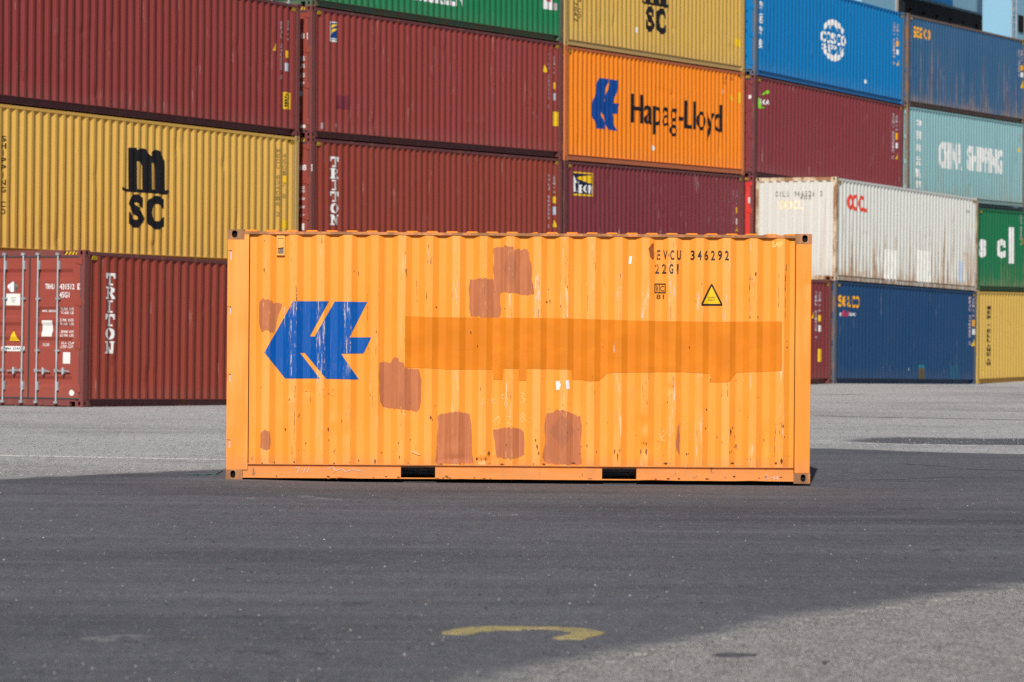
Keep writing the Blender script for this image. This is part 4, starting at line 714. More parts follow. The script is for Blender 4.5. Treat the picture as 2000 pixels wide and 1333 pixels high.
SLAB = {  # slab-serif capitals on a unit square, as lists of convex pieces
 'T': [[(0, .8), (1, .8), (1, 1), (0, 1)], [(0, .55), (.13, .55), (.2, .8), (0, .8)], [(.87, .55), (1, .55), (1, .8), (.8, .8)], [(.38, .16), (.64, .16), (.64, .8), (.38, .8)], [(.22, 0), (.8, 0), (.8, .16), (.22, .16)]],
 'R': [[(.14, .14), (.40, .14), (.40, .86), (.14, .86)], [(0, 0), (.54, 0), (.54, .14), (0, .14)], [(0, .86), (.7, .86), (.66, 1), (0, 1)], [(.66, .62), (.92, .62), (.92, .86), (.7, .86)], [(.7, .86), (.92, .86), (.66, 1)], [(.40, .44), (.72, .44), (.92, .62), (.40, .58)], [(.5, .44), (.74, .44), (.95, .14), (.72, .14)], [(.72, 0), (1, 0), (1, .14), (.72, .14)]],
 'I': [[(.37, .14), (.63, .14), (.63, .86), (.37, .86)], [(.2, 0), (.8, 0), (.8, .14), (.2, .14)], [(.2, .86), (.8, .86), (.8, 1), (.2, 1)]],
 'N': [[(.12, .14), (.27, .14), (.27, .86), (.12, .86)], [(0, 0), (.4, 0), (.4, .14), (0, .14)], [(0, .86), (.38, .86), (.30, 1), (0, 1)], [(.73, .0), (.88, .0), (.88, .86), (.73, .86)], [(.62, .86), (1, .86), (1, 1), (.62, 1)], [(.27, .60), (.27, .86), (.38, .86), (.73, .26), (.73, 0), (.62, 0)]],
}
def ring(n=20, w=.27, h=.17):
    out = []
    for i in range(n):
        a, b = 2*math.pi*i/n, 2*math.pi*(i+1)/n
        out.append([(.5+.5*math.cos(a), .5+.5*math.sin(a)), (.5+.5*math.cos(b), .5+.5*math.sin(b)), (.5+(.5-w)*math.cos(b), .5+(.5-h)*math.sin(b)), (.5+(.5-w)*math.cos(a), .5+(.5-h)*math.sin(a))])
    return out
SLAB['O'] = ring()

def roughen(pts, seed, step=.014, amp=.007):
    """ragged outline of a hand-brushed patch: long bristle marks at top and bottom, a calmer edge at the sides"""
    out = []; rnd = random.Random(seed)
    for i in range(len(pts)):
        a, b = Vector(pts[i]), Vector(pts[(i+1) % len(pts)]); n = max(1, int((b-a).length/step))
        horiz = abs((b-a).x) > abs((b-a).y)
        for k in range(n):
            p = a.lerp(b, k/n)
            if k: p += Vector((noise.noise((p.y*9, p.x*3, seed))*amp*1.6, 0)) if not horiz else Vector((rnd.uniform(-.3, .3)*amp, amp*(rnd.uniform(-.6, .6)+(rnd.uniform(-2.4, 2.4) if rnd.random() < .3 else 0))))
            out.append((p.x, p.y))
    return out

def pieces(kind, data, txt, kw, seed):
    """-> list of (verts2d, faces) of one mark in the sheet's own (u, v) metres"""
    bold = kw.get('bold', .02)
    def fit(vs, fs, r): return ([(r[0]+(r[1]-r[0])*x, r[2]+(r[3]-r[2])*y) for x, y in vs], fs)
    if kind == 'rect': return [([(data[0], data[2]), (data[1], data[2]), (data[1], data[3]), (data[0], data[3])], [(0, 1, 2, 3)])]
    if kind == 'poly': return [(data, [tuple(range(len(data)))])]
    if kind == 'rough':
        q = roughen(data, seed); return [(q, [tuple(range(len(q)))])]
    if kind == 'text': return [fit(*text_mesh(txt, bold), data)]
    if kind == 'emblem': return [fit(EMBLEM, [tuple(range(len(EMBLEM)))], data)]
    if kind == 'stroke':
        return [(q, [(0, 1, 2, 3)]) for pl in data for q in stroke2d(pl, kw.get('w', .007))]
    if kind == 'mono':
        w = (data[1]-data[0])/len(txt); out = []
        for i, ch in enumerate(txt):
            if ch == ' ': continue
            g = .5*(1-kw.get('fill', .6))*w; x0 = data[0]+i*w
            if ch in '1I': out.append(fit(*text_mesh(ch, .01), [x0+w*.34, x0+w*.58, data[2], data[3]]))
            else: out.append(fit(*text_mesh(ch, bold), [x0+g, x0+w-g, data[2], data[3]]))
        return out
    if kind == 'stack':                                   # upright letters one under the other
        h = (data[3]-data[2])/len(txt); out = []
        for i, ch in enumerate(txt):
            if ch == ' ': continue
            t = data[3]-i*h; x0, x1 = data[0], data[1]
            if ch == 'I': x0, x1 = x0+.38*(x1-x0), x1-.38*(x1-x0)
            out.append(fit(*text_mesh(ch, bold), [x0, x1, t-h*.78, t]))
        return out
    if kind == 'vcode':                                   # small code, one character under the other
        h = (data[3]-data[2])/len(txt); out = []
        for i, ch in enumerate(txt):
            if ch == ' ': continue
            t = data[3]-i*h; out.append(fit(*text_mesh(ch, .02), [data[0], data[1], t-h*.8, t]))
        return out
    if kind == 'slab':
        h = (data[3]-data[2])/len(txt); out = []
        for i, ch in enumerate(txt):
            t = data[3]-i*h
            for q in SLAB[ch]: out.append(fit(q, [tuple(range(len(q)))], [data[0], data[1], t-h*.9, t]))
        return out
    if kind == 'globe':
        out = []; x0, x1, z0, z1 = data; cx, cz, rx, rz = (x0+x1)/2, (z0+z1)/2, (x1-x0)/2, (z1-z0)/2; wd = rx*.15
        for k in (1.0, .42):
            for a0, a1 in ((25, 155), (205, 335)):
                aa = [math.radians(a0+(a1-a0)*i/14) for i in range(15)]
                pl = [(cx+rx*k*math.cos(a)*.92, cz+rz*math.sin(a)*.97) for a in aa]
                pl = [p for p in pl if abs(p[1]-cz) > rz*.42]
                for q in stroke2d(pl, wd): out.append((q, [(0, 1, 2, 3)]))
        return out
    raise KeyError(kind)

def conform(mb, marks, mats, ubreaks, vbreaks, place, step=.0012, base=.002):
    """cut every mark along the sheet's folds and lay it on the sheet; place(u, v, offset) -> local point"""
    for i, mk in enumerate(marks):
        kind, mat, data, txt = mk[:4]; kw = mk[4] if len(mk) > 4 else {}
        off = base+step*kw.get('layer', 1)
        for j, (vs, fs) in enumerate(pieces(kind, data, txt, kw, i*31+7)):
            bm = bmesh.new(); bv = [bm.verts.new((x, y, 0)) for x, y in vs]
            for f in fs:
                try: bm.faces.new([bv[k] for k in f])
                except ValueError: pass
            bmesh.ops.triangulate(bm, faces=[f for f in bm.faces if len(f.verts) > 4 or kind in ('poly', 'rough', 'emblem')], ngon_method='EAR_CLIP')
            us = [v.co.x for v in bm.verts]; zs = [v.co.y for v in bm.verts]
            o2 = off+.0002*(j % 3 if kind in ('globe', 'stroke', 'slab') else 0)
            for axis, br, lo, hi in ((0, ubreaks, min(us), max(us)), (1, vbreaks, min(zs), max(zs))):
                for b in br:
                    if lo+1e-4 < b < hi-1e-4:
                        co = Vector((b, 0, 0)) if axis == 0 else Vector((0, b, 0)); no = Vector((1, 0, 0)) if axis == 0 else Vector((0, 1, 0))
                        bmesh.ops.bisect_plane(bm, geom=bm.verts[:]+bm.edges[:]+bm.faces[:], plane_co=co, plane_no=no, dist=1e-6)
            bm.verts.index_update()
            mb.add([place(v.co.x, v.co.y, o2) for v in bm.verts], [tuple(v.index for v in f.verts) for f in bm.faces], mats[mat])
            bm.free()

# ------------------------------------------------------------------ materials shared by the marks
MK = dict(
 black=flat('black_paint', (.012, .012, .016)), black_soft=flat('faded_black_paint', (.035, .028, .022)), white=flat('white_paint', (.74, .75, .76)),
 white_fresh=flat('fresh_white_paint', (.78, .78, .74)), faint_white=flat('faded_white_paint', (.42, .36, .41)), faint_tan=flat('faded_tan_paint', (.30, .20, .065)), yellow=flat('yellow_sticker', (.80, .50, .02)),
 sticker_blue=flat('pale_blue_sticker', (.42, .52, .62)), sticker_blue_dk=flat('blue_sticker', (.008, .045, .20)), red_dark=flat('dark_red_patch', (.17, .03, .045)),
 red_soft=flat('red_lettering', (.45, .06, .05)), navy=flat('navy_sticker', (.01, .013, .05)), lime=flat('lime_paint', (.22, .62, .03)), orange_sticker=flat('amber_paint', (.80, .38, .015)),
 pink_red=flat('pink_red_paint', (.60, .03, .10)), teal_patch=flat('teal_touch_up', (.02, .16, .26)), teal_dim=flat('dull_teal_touch_up', (.02, .09, .17)), rust_patch=flat('brown_primer', (.10, .075, .05)),
 ooc_red=flat('red_paint', (.72, .055, .035)), grey=flat('grey_lettering', (.16, .17, .16)), pale_blue=flat('pale_blue_paint', (.42, .55, .72)), gold=worn_mark('cream_and_gold_paint', (.80, .62, .34), (.85, .84, .80), .9, .5),
 paper=flat('paper_label', (.74, .73, .71)), ghost_text=flat('dark_orange_lettering', (.42, .10, .03)), emblem_row=flat('emblem_blue_paint', (.004, .060, .30)),
 chalk=flat('pale_chalk', (.86, .52, .20)), chalk_yellow=flat('yellow_chalk', (.84, .62, .18)), plate_lip=flat('bent_lip', (.86, .42, .16)),
)

# ------------------------------------------------------------------ shipping container
def fold_profile(x_first, pitch, flat_out, web, x0, x1, depth, y_out, lead):
    """folds of a corrugated sheet between x0 and x1; x_first = where an outer flat starts to fold inward"""
    flat_in = pitch-flat_out-2*web
    def d(x):
        if x < x0+lead or x > x1-lead: return y_out
        t = (x-x_first) % pitch
        if t < web: k = t/web
        elif t < web+flat_in: k = 1
        elif t < 2*web+flat_in: k = 1-(t-web-flat_in)/web
        else: k = 0
        return y_out+depth*k
    br = []
    k0 = math.floor((x0-x_first)/pitch)-1
    for k in range(k0, k0+int((x1-x0)/pitch)+4):
        for q in (0, web, web+flat_in, 2*web+flat_in):
            v = x_first+k*pitch+q
            if x0+lead+1e-4 < v < x1-lead-1e-4: br.append(v)
    br += [x0+lead-1e-3, x0+lead+1e-3, x1-lead-1e-3, x1-lead+1e-3] if lead else []
    return d, sorted([x0]+br+[x1])

def oval_face(mb, c, u, v, w, hu, hv, ou, ov, depth, m, mdark, off=(0, 0), n=16):
    """rectangular face with an oval hole and the hollow behind it; w points out of the face"""
    c, u, v, w = map(Vector, (c, u, v, w))
    ang = sorted([2*math.pi*i/n for i in range(n)]+[math.atan2(b, a) % (2*math.pi) for a in (hu, -hu) for b in (hv, -hv)])
    inn, outr, back = [], [], []
    for a in ang:
        ca, sa = math.cos(a), math.sin(a); k = min(hu/abs(ca) if abs(ca) > 1e-6 else 1e9, hv/abs(sa) if abs(sa) > 1e-6 else 1e9)
        outr.append(c+u*ca*k+v*sa*k)
        e = 2.6; rr = (abs(ca/ou)**e+abs(sa/ov)**e)**(-1/e)
        p = c+u*(off[0]+ca*rr)+v*(off[1]+sa*rr); inn.append(p); back.append(p-w*depth)
    N = len(ang)
    mb.add(outr+inn, [(i, (i+1) % N, N+(i+1) % N, N+i) for i in range(N)], m)
    mb.add(inn+back, [(i, (i+1) % N, N+(i+1) % N, N+i) for i in range(N)], mdark)
    mb.add(back, [tuple(range(N))], mdark)

def casting(parent, x, y, z, sx, sy, H_, m, mdark, wide=.178, deep=.162, tall=.118, tophole=False):
    """cast steel corner block; (x, y, z) is its outer corner, sx/sy point into the container"""
    mb = MB(); x1, y1 = x+sx*wide, y+sy*deep; z1 = z+tall
    cx, cy, cz = (x+x1)/2, (y+y1)/2, z+tall/2
    oval_face(mb, (cx, y, cz), (1, 0, 0), (0, 0, 1), (0, -sy, 0), wide/2, tall/2, .026 if not tophole else .029, .039 if not tophole else .038, .05, m, mdark, off=(-sx*.012, .004))
    oval_face(mb, (x, cy, cz), (0, 1, 0), (0, 0, 1), (-sx, 0, 0), deep/2, tall/2, .026, .039, .05, m, mdark, off=(-sy*.008, .004))
    xa, xb = sorted((x, x1)); ya, yb = sorted((y, y1))
    V = [(xa, ya, z), (xb, ya, z), (xb, yb, z), (xa, yb, z), (xa, ya, z1), (xb, ya, z1), (xb, yb, z1), (xa, yb, z1)]
    F = [(3, 2, 1, 0), (4, 5, 6, 7)]
    F.append((2, 3, 7, 6) if sy > 0 else (0, 1, 5, 4)); F.append((1, 2, 6, 5) if sx > 0 else (3, 0, 4, 7))
    mb.add(V, F, m)
    return mb.build('corner_casting', parent)

def door_pair(root, Wd, H_, pm, frame, gal, gasket, marks, mats, full=True):
    """two leaves with pressed grooves, locking bars, handles and hinges at the x = 0 end"""
    grooves = [2.44, 1.74, 1.45, 1.18, .46] if H_ > 2.7 else [2.15, 1.52, 1.22, .92, .42]
    dep, hg = .034, .105
    def prof(z):
        for g in grooves:
            t = abs(z-g)
            if t < hg: return .022+dep*min(1, (hg-t)/.062)
        return .022
    zb = sorted(q for g in grooves for q in (g-hg, g-hg+.062, g+hg-.062, g+hg))
    for i in range(len(zb)-1):
        if zb[i+1] < zb[i]+1e-4: zb[i+1] = zb[i]+1e-4
    z0, z1 = .165, H_-.135
    zs = [z0]+[q for q in zb if z0 < q < z1]+[z1]
    sp = {'r': (.100, 1.205), 'l': (1.233, 2.338)}
    for side, (ya, yb) in sp.items():
        mb = MB(); ins = .16
        for a, b in zip(zs[:-1], zs[1:]):
            mb.add([(prof(a), ya+ins, a), (prof(a), yb-ins, a), (prof(b), yb-ins, b), (prof(b), ya+ins, b)], [(0, 3, 2, 1)], pm)
            for p, q in ((ya, ya+ins), (yb-ins, yb)): mb.add([(.020, p, a), (.020, q, a), (.020, q, b), (.020, p, b)], [(0, 3, 2, 1)], pm)
            for p in (ya+ins, yb-ins): mb.add([(.020, p, a), (prof(a), p, a), (prof(b), p, b), (.020, p, b)], [(0, 1, 2, 3)], pm)
        mb.box(.022, .10, ya, ya+.02, z0, z1, pm); mb.box(.022, .10, yb-.02, yb, z0, z1, pm)
        mine = [mk for mk in marks if side == ('r' if mean_u(mk) < 1.219 else 'l')]
        conform(mb, mine, mats, [ya+ins, yb-ins], zb, lambda u, v, o, A=ya+ins, B=yb-ins: ((prof(v) if A < u < B else .020)-o, u, v), base=.003)
        dr = mb.build('door', root)
        g = MB(); e = .022
        g.box(.004, .03, ya-.011, ya, z0-e, z1+e, gasket); g.box(.004, .03, yb, yb+.011, z0-e, z1+e, gasket)
        g.box(.004, .03, ya, yb, z1, z1+e, gasket); g.box(.004, .03, ya, yb, z0-e, z0, gasket)
        g.build('door_gasket', dr)
        bars = ((.576, 1), (1.017, 1)) if side == 'r' else ((1.345, 1), (1.763, 1))
        for yb_, _ in bars:
            m2 = MB(); m2.tube((-.022, yb_, .075), (-.022, yb_, H_-.055), .018, gal, 10)
            for zz, hh in ((.30, .10), (H_-.36, .10)):
                m2.box(-.034, .020, yb_-.045, yb_-.012, zz, zz+hh*1.6, gal)
            for zz in (1.02, 1.98): m2.box(-.040, .020, yb_-.058, yb_+.030, zz*H_/2.9, zz*H_/2.9+.035, gal)
            for zz in (.058, H_-.098):
                m2.box(-.052, -.002, yb_-.034, yb_+.034, zz, zz+.045, gal)
            m2.build('locking_bar', dr, smooth=40)
            h = MB(); zz = .665
            g_ = -1 if side == 'r' else 1
            h.tube((-.050, yb_, zz), (-.050, yb_+g_*.31, zz-.012), .0135, gal, 8)
            h.box(-.062, .02, *sorted((yb_+g_*.19, yb_+g_*.14)), zz-.055, zz+.045, gal); h.box(-.055, -.01, yb_-.03, yb_+.03, zz-.03, zz+.03, gal)
            h.tube((-.058, yb_+g_*.165, zz-.075), (-.058, yb_+g_*.165, zz+.06), .016, gal, 8)
            h.build('door_handle', dr, smooth=40)
        yh = .072 if side == 'r' else 2.366
        for zz in (.27, 1.07, 1.86, 2.63):
            hb = MB(); q = zz*H_/2.9
            hb.tube((-.012, yh, q), (-.012, yh, q+.14), .017, pm, 8)
            a, b = (yh, yh+.16) if side == 'r' else (yh-.16, yh)
            hb.add([(.0, a, q), (.0, a, q+.14), (.012, b, q+.10), (.012, b, q+.03), (.026, a, q), (.026, a, q+.14), (.026, b, q+.10), (.026, b, q+.03)],
                   [(0, 1, 2, 3), (4, 7, 6, 5), (0, 4, 5, 1), (1, 5, 6, 2), (2, 6, 7, 3), (3, 7, 4, 0)], pm)
            hb.build('hinge', dr, smooth=40)
    return

def mean_u(mk):
    k, _, d = mk[:3]
    return (d[0]+d[1])/2 if k in ('rect', 'text', 'mono', 'stack', 'slab', 'vcode', 'emblem') else sum(p[0] for p in d)/len(d)

def hazard(mb, horizontal, a, b, z0, z1, at, m_y, m_k, step=.05):
    """yellow and black slanted stripes on a header (y = a..b at x = at) or beside a top rail (x = a..b at y = at)"""
    n = max(2, int(round((b-a)/step))); s = (b-a)/n
    pt = (lambda u, z, o: (at-o, u, z)) if not horizontal else (lambda u, z, o: (u, at-o, z))
    mb.add([pt(a, z0, 0), pt(b, z0, 0), pt(b, z1, 0), pt(a, z1, 0)], [(0, 1, 2, 3)], m_k)
    sh = s*.6*(1 if horizontal else -1)
    for i in range(n):
        u = a+i*s+s*.2
        q = [(u, z0), (u+s*.5, z0), (u+s*.5+sh, z1), (u+sh, z1)]
        q = [(min(max(x, a), b), z) for x, z in q]
        mb.add([pt(x, z, .0015) for x, z in q], [(0, 1, 2, 3)], m_y)

GAL = None
def container(label, pose, tier=0, zoff=0.0, L=12.192, Wd=2.438, H=2.896, side=None, frame=None, rail=None, cast=None, near='door', door=None,
              bottom='channel', marks=(), end_marks=(), group='shipping containers stacked in rows behind', hazards=True, first=.255, rail_back=.085, roofm=None):
    root = bpy.data.objects.new('shipping_container', None); COL.objects.link(root); root.empty_display_size = .5
    P = POSE[pose]; rot = Matrix.Rotation(P['rot'][2], 4, 'Z') @ Matrix.Rotation(P['rot'][1], 4, 'Y')
    root.matrix_world = Matrix.Translation(P['o']) @ rot @ Matrix.Translation((0, 0, tier*2.896+zoff))
    tag(root, label, 'container', group)
    frame = frame or side; rail = rail or frame; cast = cast or frame; door = door or side
    dark = MATS['hollow']
    xa, xb = .205, L-.205
    zb, zt = .158, H-.088
    d, br = fold_profile(first, .2783, .072, .0683, xa, xb, .036, .008, .03)
    # corrugated sides, slightly bowed and knocked about
    rs = random.Random(label); sd_ = rs.uniform(0, 50)
    dents = [(rs.uniform(.6, L-.6), zb+.15+rs.random()**1.8*(zt-zb-.4), rs.uniform(.07, .20), rs.uniform(.06, .22), rs.uniform(-.006, .022)) for _ in range(16)]
    zrow = [zb+(zt-zb)*i/26 for i in range(27)]
    def dz(x, z):
        e = min(1, (z-zb)/.15, (zt-z)/.15, (x-xa)/.2, (xb-x)/.2)
        y = .007*noise.noise((x*.7, z*.8, sd_))+.003*noise.noise((x*2.6, z*1.7, sd_+7))
        for a, c, ra, rb_, q in dents:
            t = ((x-a)/ra)**2+((z-c)/rb_)**2
            if t < 7: y += q*math.exp(-t)
        return d(x)+max(0, e)*y
    for k in (0, 1):
        mb = MB(); f = (lambda y: y) if k == 0 else (lambda y: Wd-y)
        n = len(br); rows = zrow if k == 0 else [zb, zt]; dd = dz if k == 0 else (lambda x, z: d(x))
        vs = [(x, f(dd(x, z)), z) for z in rows for x in br]
        fs = [(j*n+i, j*n+i+1, (j+1)*n+i+1, (j+1)*n+i) for j in range(len(rows)-1) for i in range(n-1)]
        mb.add(vs, fs if k == 0 else [q[::-1] for q in fs], side)
        mb.box(xa, xb, min(f(.004), f(.05)), max(f(.004), f(.05)), zb-.0065, zb, side)     # lower edge strip
        if k == 0:
            conform(mb, marks, MK, br, zrow, lambda u, v, o: (u, dz(u, v)-o, v), base=.003)
            if hazards:
                for a in (xa+.01, xb-.21): hazard(mb, True, a, a+.20, zt-.085, zt-.006, .0045, MK['yellow'], MK['black'], .07)
        mb.build('side_wall', root)
    # corner posts
    for x, sx in ((0, 1), (L, -1)):
        for y, sy in ((0, 1), (Wd, -1)):
            mb = MB(); xs = sorted((x+sx*.004, x+sx*.150)); ys = sorted((y+sy*.004, y+sy*.095))
            mb.box(*xs, *ys, .116, H-.116, frame)
            xs2 = sorted((x+sx*.150, x+sx*.206)); ys2 = sorted((y+sy*.014, y+sy*.06)); mb.box(*xs2, *ys2, .13, H-.10, frame)
            bevel(mb.build('corner_post', root), .006)
            for z in (0, H-.118): casting(root, x, y, z, sx, sy, H, cast, dark)
    # rails
    for k in (0, 1):
        f = (lambda a, b: (a, b)) if k == 0 else (lambda a, b: (Wd-b, Wd-a))
        mb = MB(); mb.box(.176, L-.176, *f(.002, .062), H-.090, H-.028, rail); bevel(mb.build('top_rail', root), .005)
        mb = MB()
        mb.box(.176, L-.176, *f(.003, .11), .146, .1515, rail)
        if bottom == 'channel':
            mb.box(.18, L-.18, *f(rail_back, rail_back+.006), .020, .146, rail); mb.box(.176, L-.176, *f(.003, .11), .013, .020, rail)
            for xx, s_ in ((.176, 1), (L-.176, -1)):          # gusset beside each corner block
                a, b = f(.004, rail_back); A, B = (a, b) if k == 0 else (b, a)
                mb.add([(xx, A, .02), (xx+s_*.10, A, .02), (xx+s_*.02, A, .145), (xx, A, .145), (xx+s_*.10, B, .02), (xx+s_*.02, B, .145)], [(0, 1, 2, 3), (1, 4, 5, 2)], rail)
        else:
            mb.box(.176, L-.176, *f(.036, .042), .115, .146, rail); mb.box(.176, L-.176, *f(.008, .014), .020, .115, rail); mb.box(.176, L-.176, *f(.008, .11), .013, .020, rail)
        mb.build('bottom_rail', root)
    # roof and floor
    rm = roofm or side; mb = MB(); rd, rb = fold_profile(.30, .209, .105, .03, .12, L-.12, .020, 0, .05)
    vs = []
    for x in rb: vs += [(x, .055, H-.024-rd(x)), (x, Wd-.055, H-.024-rd(x))]
    mb.add(vs, [(2*i, 2*i+1, 2*i+3, 2*i+2) for i in range(len(rb)-1)], rm)
    mb.build('roof', root)
    mb = MB(); mb.box(.12, L-.12, .10, Wd-.10, .135, .150, dark)
    for i in range(int(L/.6)): mb.box(.3+i*.6, .345+i*.6, .10, Wd-.10, .025, .134, frame)
    mb.build('underframe', root)
    # ends
    mb = MB(); mb.box(.02, .11, .165, Wd-.165, H-.112, H-.006, frame)
    if near == 'door' and hazards: 
        for a in (.175, Wd-.475): hazard(mb, False, a, a+.30, H-.085, H-.03, .0185, MK['yellow'], MK['black'], .075)
    mb.build('header', root)
    mb = MB(); mb.box(.02, .11, .30, Wd-.30, .018, .140, frame); mb.box(.024, .09, .165, .30, .10, .14, frame); mb.box(.024, .09, Wd-.30, Wd-.165, .10, .14, frame); mb.build('sill', root)
    if near == 'door':
        door_pair(root, Wd, H, door, frame, GAL, MATS['gasket'], list(end_marks), MK)
    else:
        de, be = fold_profile(.15+.03, .250, .104, .021, .096, Wd-.096, .045, .014, .02)
        mb = MB(); vs = []
        for y in be: vs += [(de(y), y, .12), (de(y), y, H-.10)]
        mb.add(vs, [(2*i, 2*i+1, 2*i+3, 2*i+2) for i in range(len(be)-1)], door)
        conform(mb, end_marks, MK, be, [], lambda u, v, o: (de(u)-o, u, v))
        mb.build('end_wall', root)
    mb = MB(); mb.box(L-.05, L-.03, .096, Wd-.096, .12, H-.10, side); mb.box(L-.11, L-.012, .165, Wd-.165, H-.112, H-.006, frame); mb.box(L-.11, L-.012, .165, Wd-.165, .018, .118, frame)
    mb.build('end_wall', root)
    return root

MATS = dict(hollow=flat('dark_hollow', (.012, .010, .009), .9), gasket=flat('rubber_gasket', (.055, .065, .07), .7))
GAL = flat('galvanised_steel', (.50, .56, .60), .42, .2, .55)

A = {}
def pt(key, *a, **k): A[key] = paint(key+'_paint', *a, **k)
pt('yellow1', (.66, .40, .085), 1, fade=.10, streak=.08, scratch=.1)
pt('red_top', (.235, .040, .036), 2, fade=.12, streak=.12, scratch=.4)
pt('red_sq', (.250, .042, .036), 3, fade=.14, streak=.14, scratch=.5)
pt('red_let', (.250, .044, .028), 4, fade=.10, streak=.14, scratch=.5)
pt('red_door', (.275, .055, .040), 5, fade=.15, streak=.10, scratch=.15)
pt('green_top', (.010, .175, .066), 6, fade=.14, streak=.15, scratch=.4)
pt('maroon1', (.190, .034, .044), 7, fade=.14, streak=.2, scratch=.8)
pt('orange1', (.86, .235, .012), 8, fade=.05, streak=.06, scratch=.1)
pt('orange_rail', (.50, .13, .045), 8, fade=.15, streak=.1, scratch=0)
pt('yellow2', (.60, .38, .085), 9, fade=.12, streak=.12, scratch=.3, rust=.25, runs=.15)
pt('blue1', (.0, .160, .43), 10, fade=.05, streak=.08, scratch=.1, rust=.1)
pt('maroon2', (.200, .034, .042), 11, fade=.14, streak=.15, scratch=.6)
pt('redend', (.62, .04, .035), 12, fade=.1, streak=.1)
pt('navy1', (.030, .102, .215), 13, fade=.3, streak=.3, scratch=.4, rust=.55, runs=.35)
pt('teal1', (.24, .43, .47), 14, fade=.12, streak=.22, scratch=.2, rust=.2, runs=.25)
pt('navy2', (.009, .050, .138), 15, fade=.12, streak=.12, scratch=.3, rust=.1)
pt('white1', (.62, .635, .605), 16, fade=.1, streak=.10, scratch=0, rust=.35, runs=.95)
pt('white_end', (.57, .575, .55), 17, fade=.1, streak=.06, scratch=0, rust=.15, runs=.2)
pt('green2', (.006, .15, .060), 18, fade=.15, streak=.2, scratch=.4, runs=.2)
pt('yellow3', (.58, .38, .085), 19, fade=.15, streak=.14, scratch=.2)
pt('maroon3', (.185, .032, .036), 20, fade=.12, streak=.15, scratch=.4)
pt('dark1', (.03, .05, .06), 21)
FR = {k: rusty(k+'_frame', c, a, i) for i, (k, c, a) in enumerate([('red', (.17, .045, .042), .45), ('maroon', (.13, .035, .040), .5), ('yellow', (.50, .33, .12), .2), ('green', (.06, .12, .08), .75), ('orange', (.60, .17, .05), .2), ('blue', (.09, .13, .19), .6), ('navy', (.12, .10, .10), .9), ('teal', (.19, .19, .17), .95), ('white', (.60, .50, .36), 1.0), ('navy_low', (.09, .10, .13), .6), ('far', (.62, .42, .10), .15)])}

container('yellow container with bold black letters and swash under a plain red container', 'L', 1, side=A['yellow1'], frame=FR['yellow'], rail=A['yellow1'], marks=MARKS['yellow_low'])
container('plain brick-red container at the top left with only small yellow stickers near its end', 'L', 2, side=A['red_top'], frame=FR['red'], rail=FR['maroon'], marks=MARKS['red_top'])
container('red container with a small blue and yellow square sticker in its top corner', 'M', 2, side=A['red_sq'], frame=FR['red'], rail=FR['maroon'], door=A['red_door'], marks=MARKS['red_square'], end_marks=MARKS['red_square_end'])
container('red container with white stacked serif letters, straight above the lone orange container', 'M', 1, side=A['red_let'], frame=FR['red'], rail=FR['maroon'], door=A['red_door'], marks=MARKS['red_letters'], end_marks=MARKS['red_letters_end'])
container('green container cut off by the top edge, on the red one with a square sticker', 'M', 3, side=A['green_top'], frame=FR['green'], door=A['green_top'], marks=MARKS['green_top'])
container('bright orange container with a blue arrow emblem and large black name in the stack', 'R', 2, side=A['orange1'], frame=FR['orange'], rail=A['orange_rail'], bottom='flush', marks=MARKS['orange_top'])
container('maroon container with a square navy sticker showing a yellow light beam', 'R', 1, side=A['maroon1'], frame=FR['maroon'], rail=FR['maroon'], marks=MARKS['maroon_beam'])
container('worn yellow container with black letters stacked on the bright orange one', 'R', 3, side=A['yellow2'], frame=FR['yellow'], marks=list(MARKS['yellow_high'])+[m for m in MARKS['yellow_low'] if m[0] in ('poly', 'text') and m[1] == 'black'], rail_back=.03)
container('bright blue container with a round white globe emblem', 'C', 3, side=A['blue1'], frame=FR['blue'], rail=A['blue1'], marks=MARKS['blue_globe'], rail_back=.05)
container('maroon container with a lime green swoosh under the bright blue one', 'C', 2, side=A['maroon2'], frame=FR['maroon'], door=A['maroon2'], marks=MARKS['maroon_swoosh'], end_marks=MARKS['maroon_swoosh_end'])
container('bright red container of which only a narrow door edge shows beside the white one', 'C', 1, side=A['redend'], frame=FR['red'], door=A['redend'], end_marks=MARKS['bright_red_end'])
container('faded rusty navy container with amber lettering on top of the pale teal one', 'N', 3, side=A['navy1'], frame=FR['navy'], marks=MARKS['navy_high'])
container('pale teal container with large patchy white lettering', 'N', 2, side=A['teal1'], frame=FR['teal'], rail=A['teal1'], marks=MARKS['teal'], bottom='flush', hazards=False)
container('dark container just showing as a sliver between the pale teal and the lower green one', 'N', 1, side=A['dark1'], frame=A['dark1'], hazards=False)  # near-black paint carries the shade of this gap in its colour
container('red container with closed doors and galvanised locking bars on the ground at the left', 'S1', 0, side=A['red_let'], frame=FR['red'], rail=FR['maroon'], door=A['red_door'], marks=MARKS['red_doors'], end_marks=MARKS['red_doors_end'])
container('dark blue container with amber lettering standing on the ground under the white one', 'W', 0, side=A['navy2'], frame=FR['navy_low'], rail=A['navy2'], door=A['navy2'], marks=MARKS['navy_low'])
container('white container streaked with rust, on the dark blue one', 'W', 1, side=A['white1'], frame=FR['white'], rail=A['white1'], near='wall', door=A['white_end'], marks=MARKS['white'], end_marks=MARKS['white_end'], bottom='flush')
container('green container with white letters behind the white one, on a yellow container', 'G', 1, H=2.591, side=A['green2'], frame=A['green2'], marks=MARKS['green_low'])
container('yellow container on the ground at the right edge, beside the dark blue one', 'G', 0, side=A['yellow3'], frame=FR['far'], rail=A['yellow3'], marks=MARKS['yellow_far'], hazards=False)
container('maroon container on the ground with a yellow label, half hidden behind the lone orange one', 'H', 0, side=A['maroon3'], frame=FR['red'], marks=MARKS['maroon_low'])

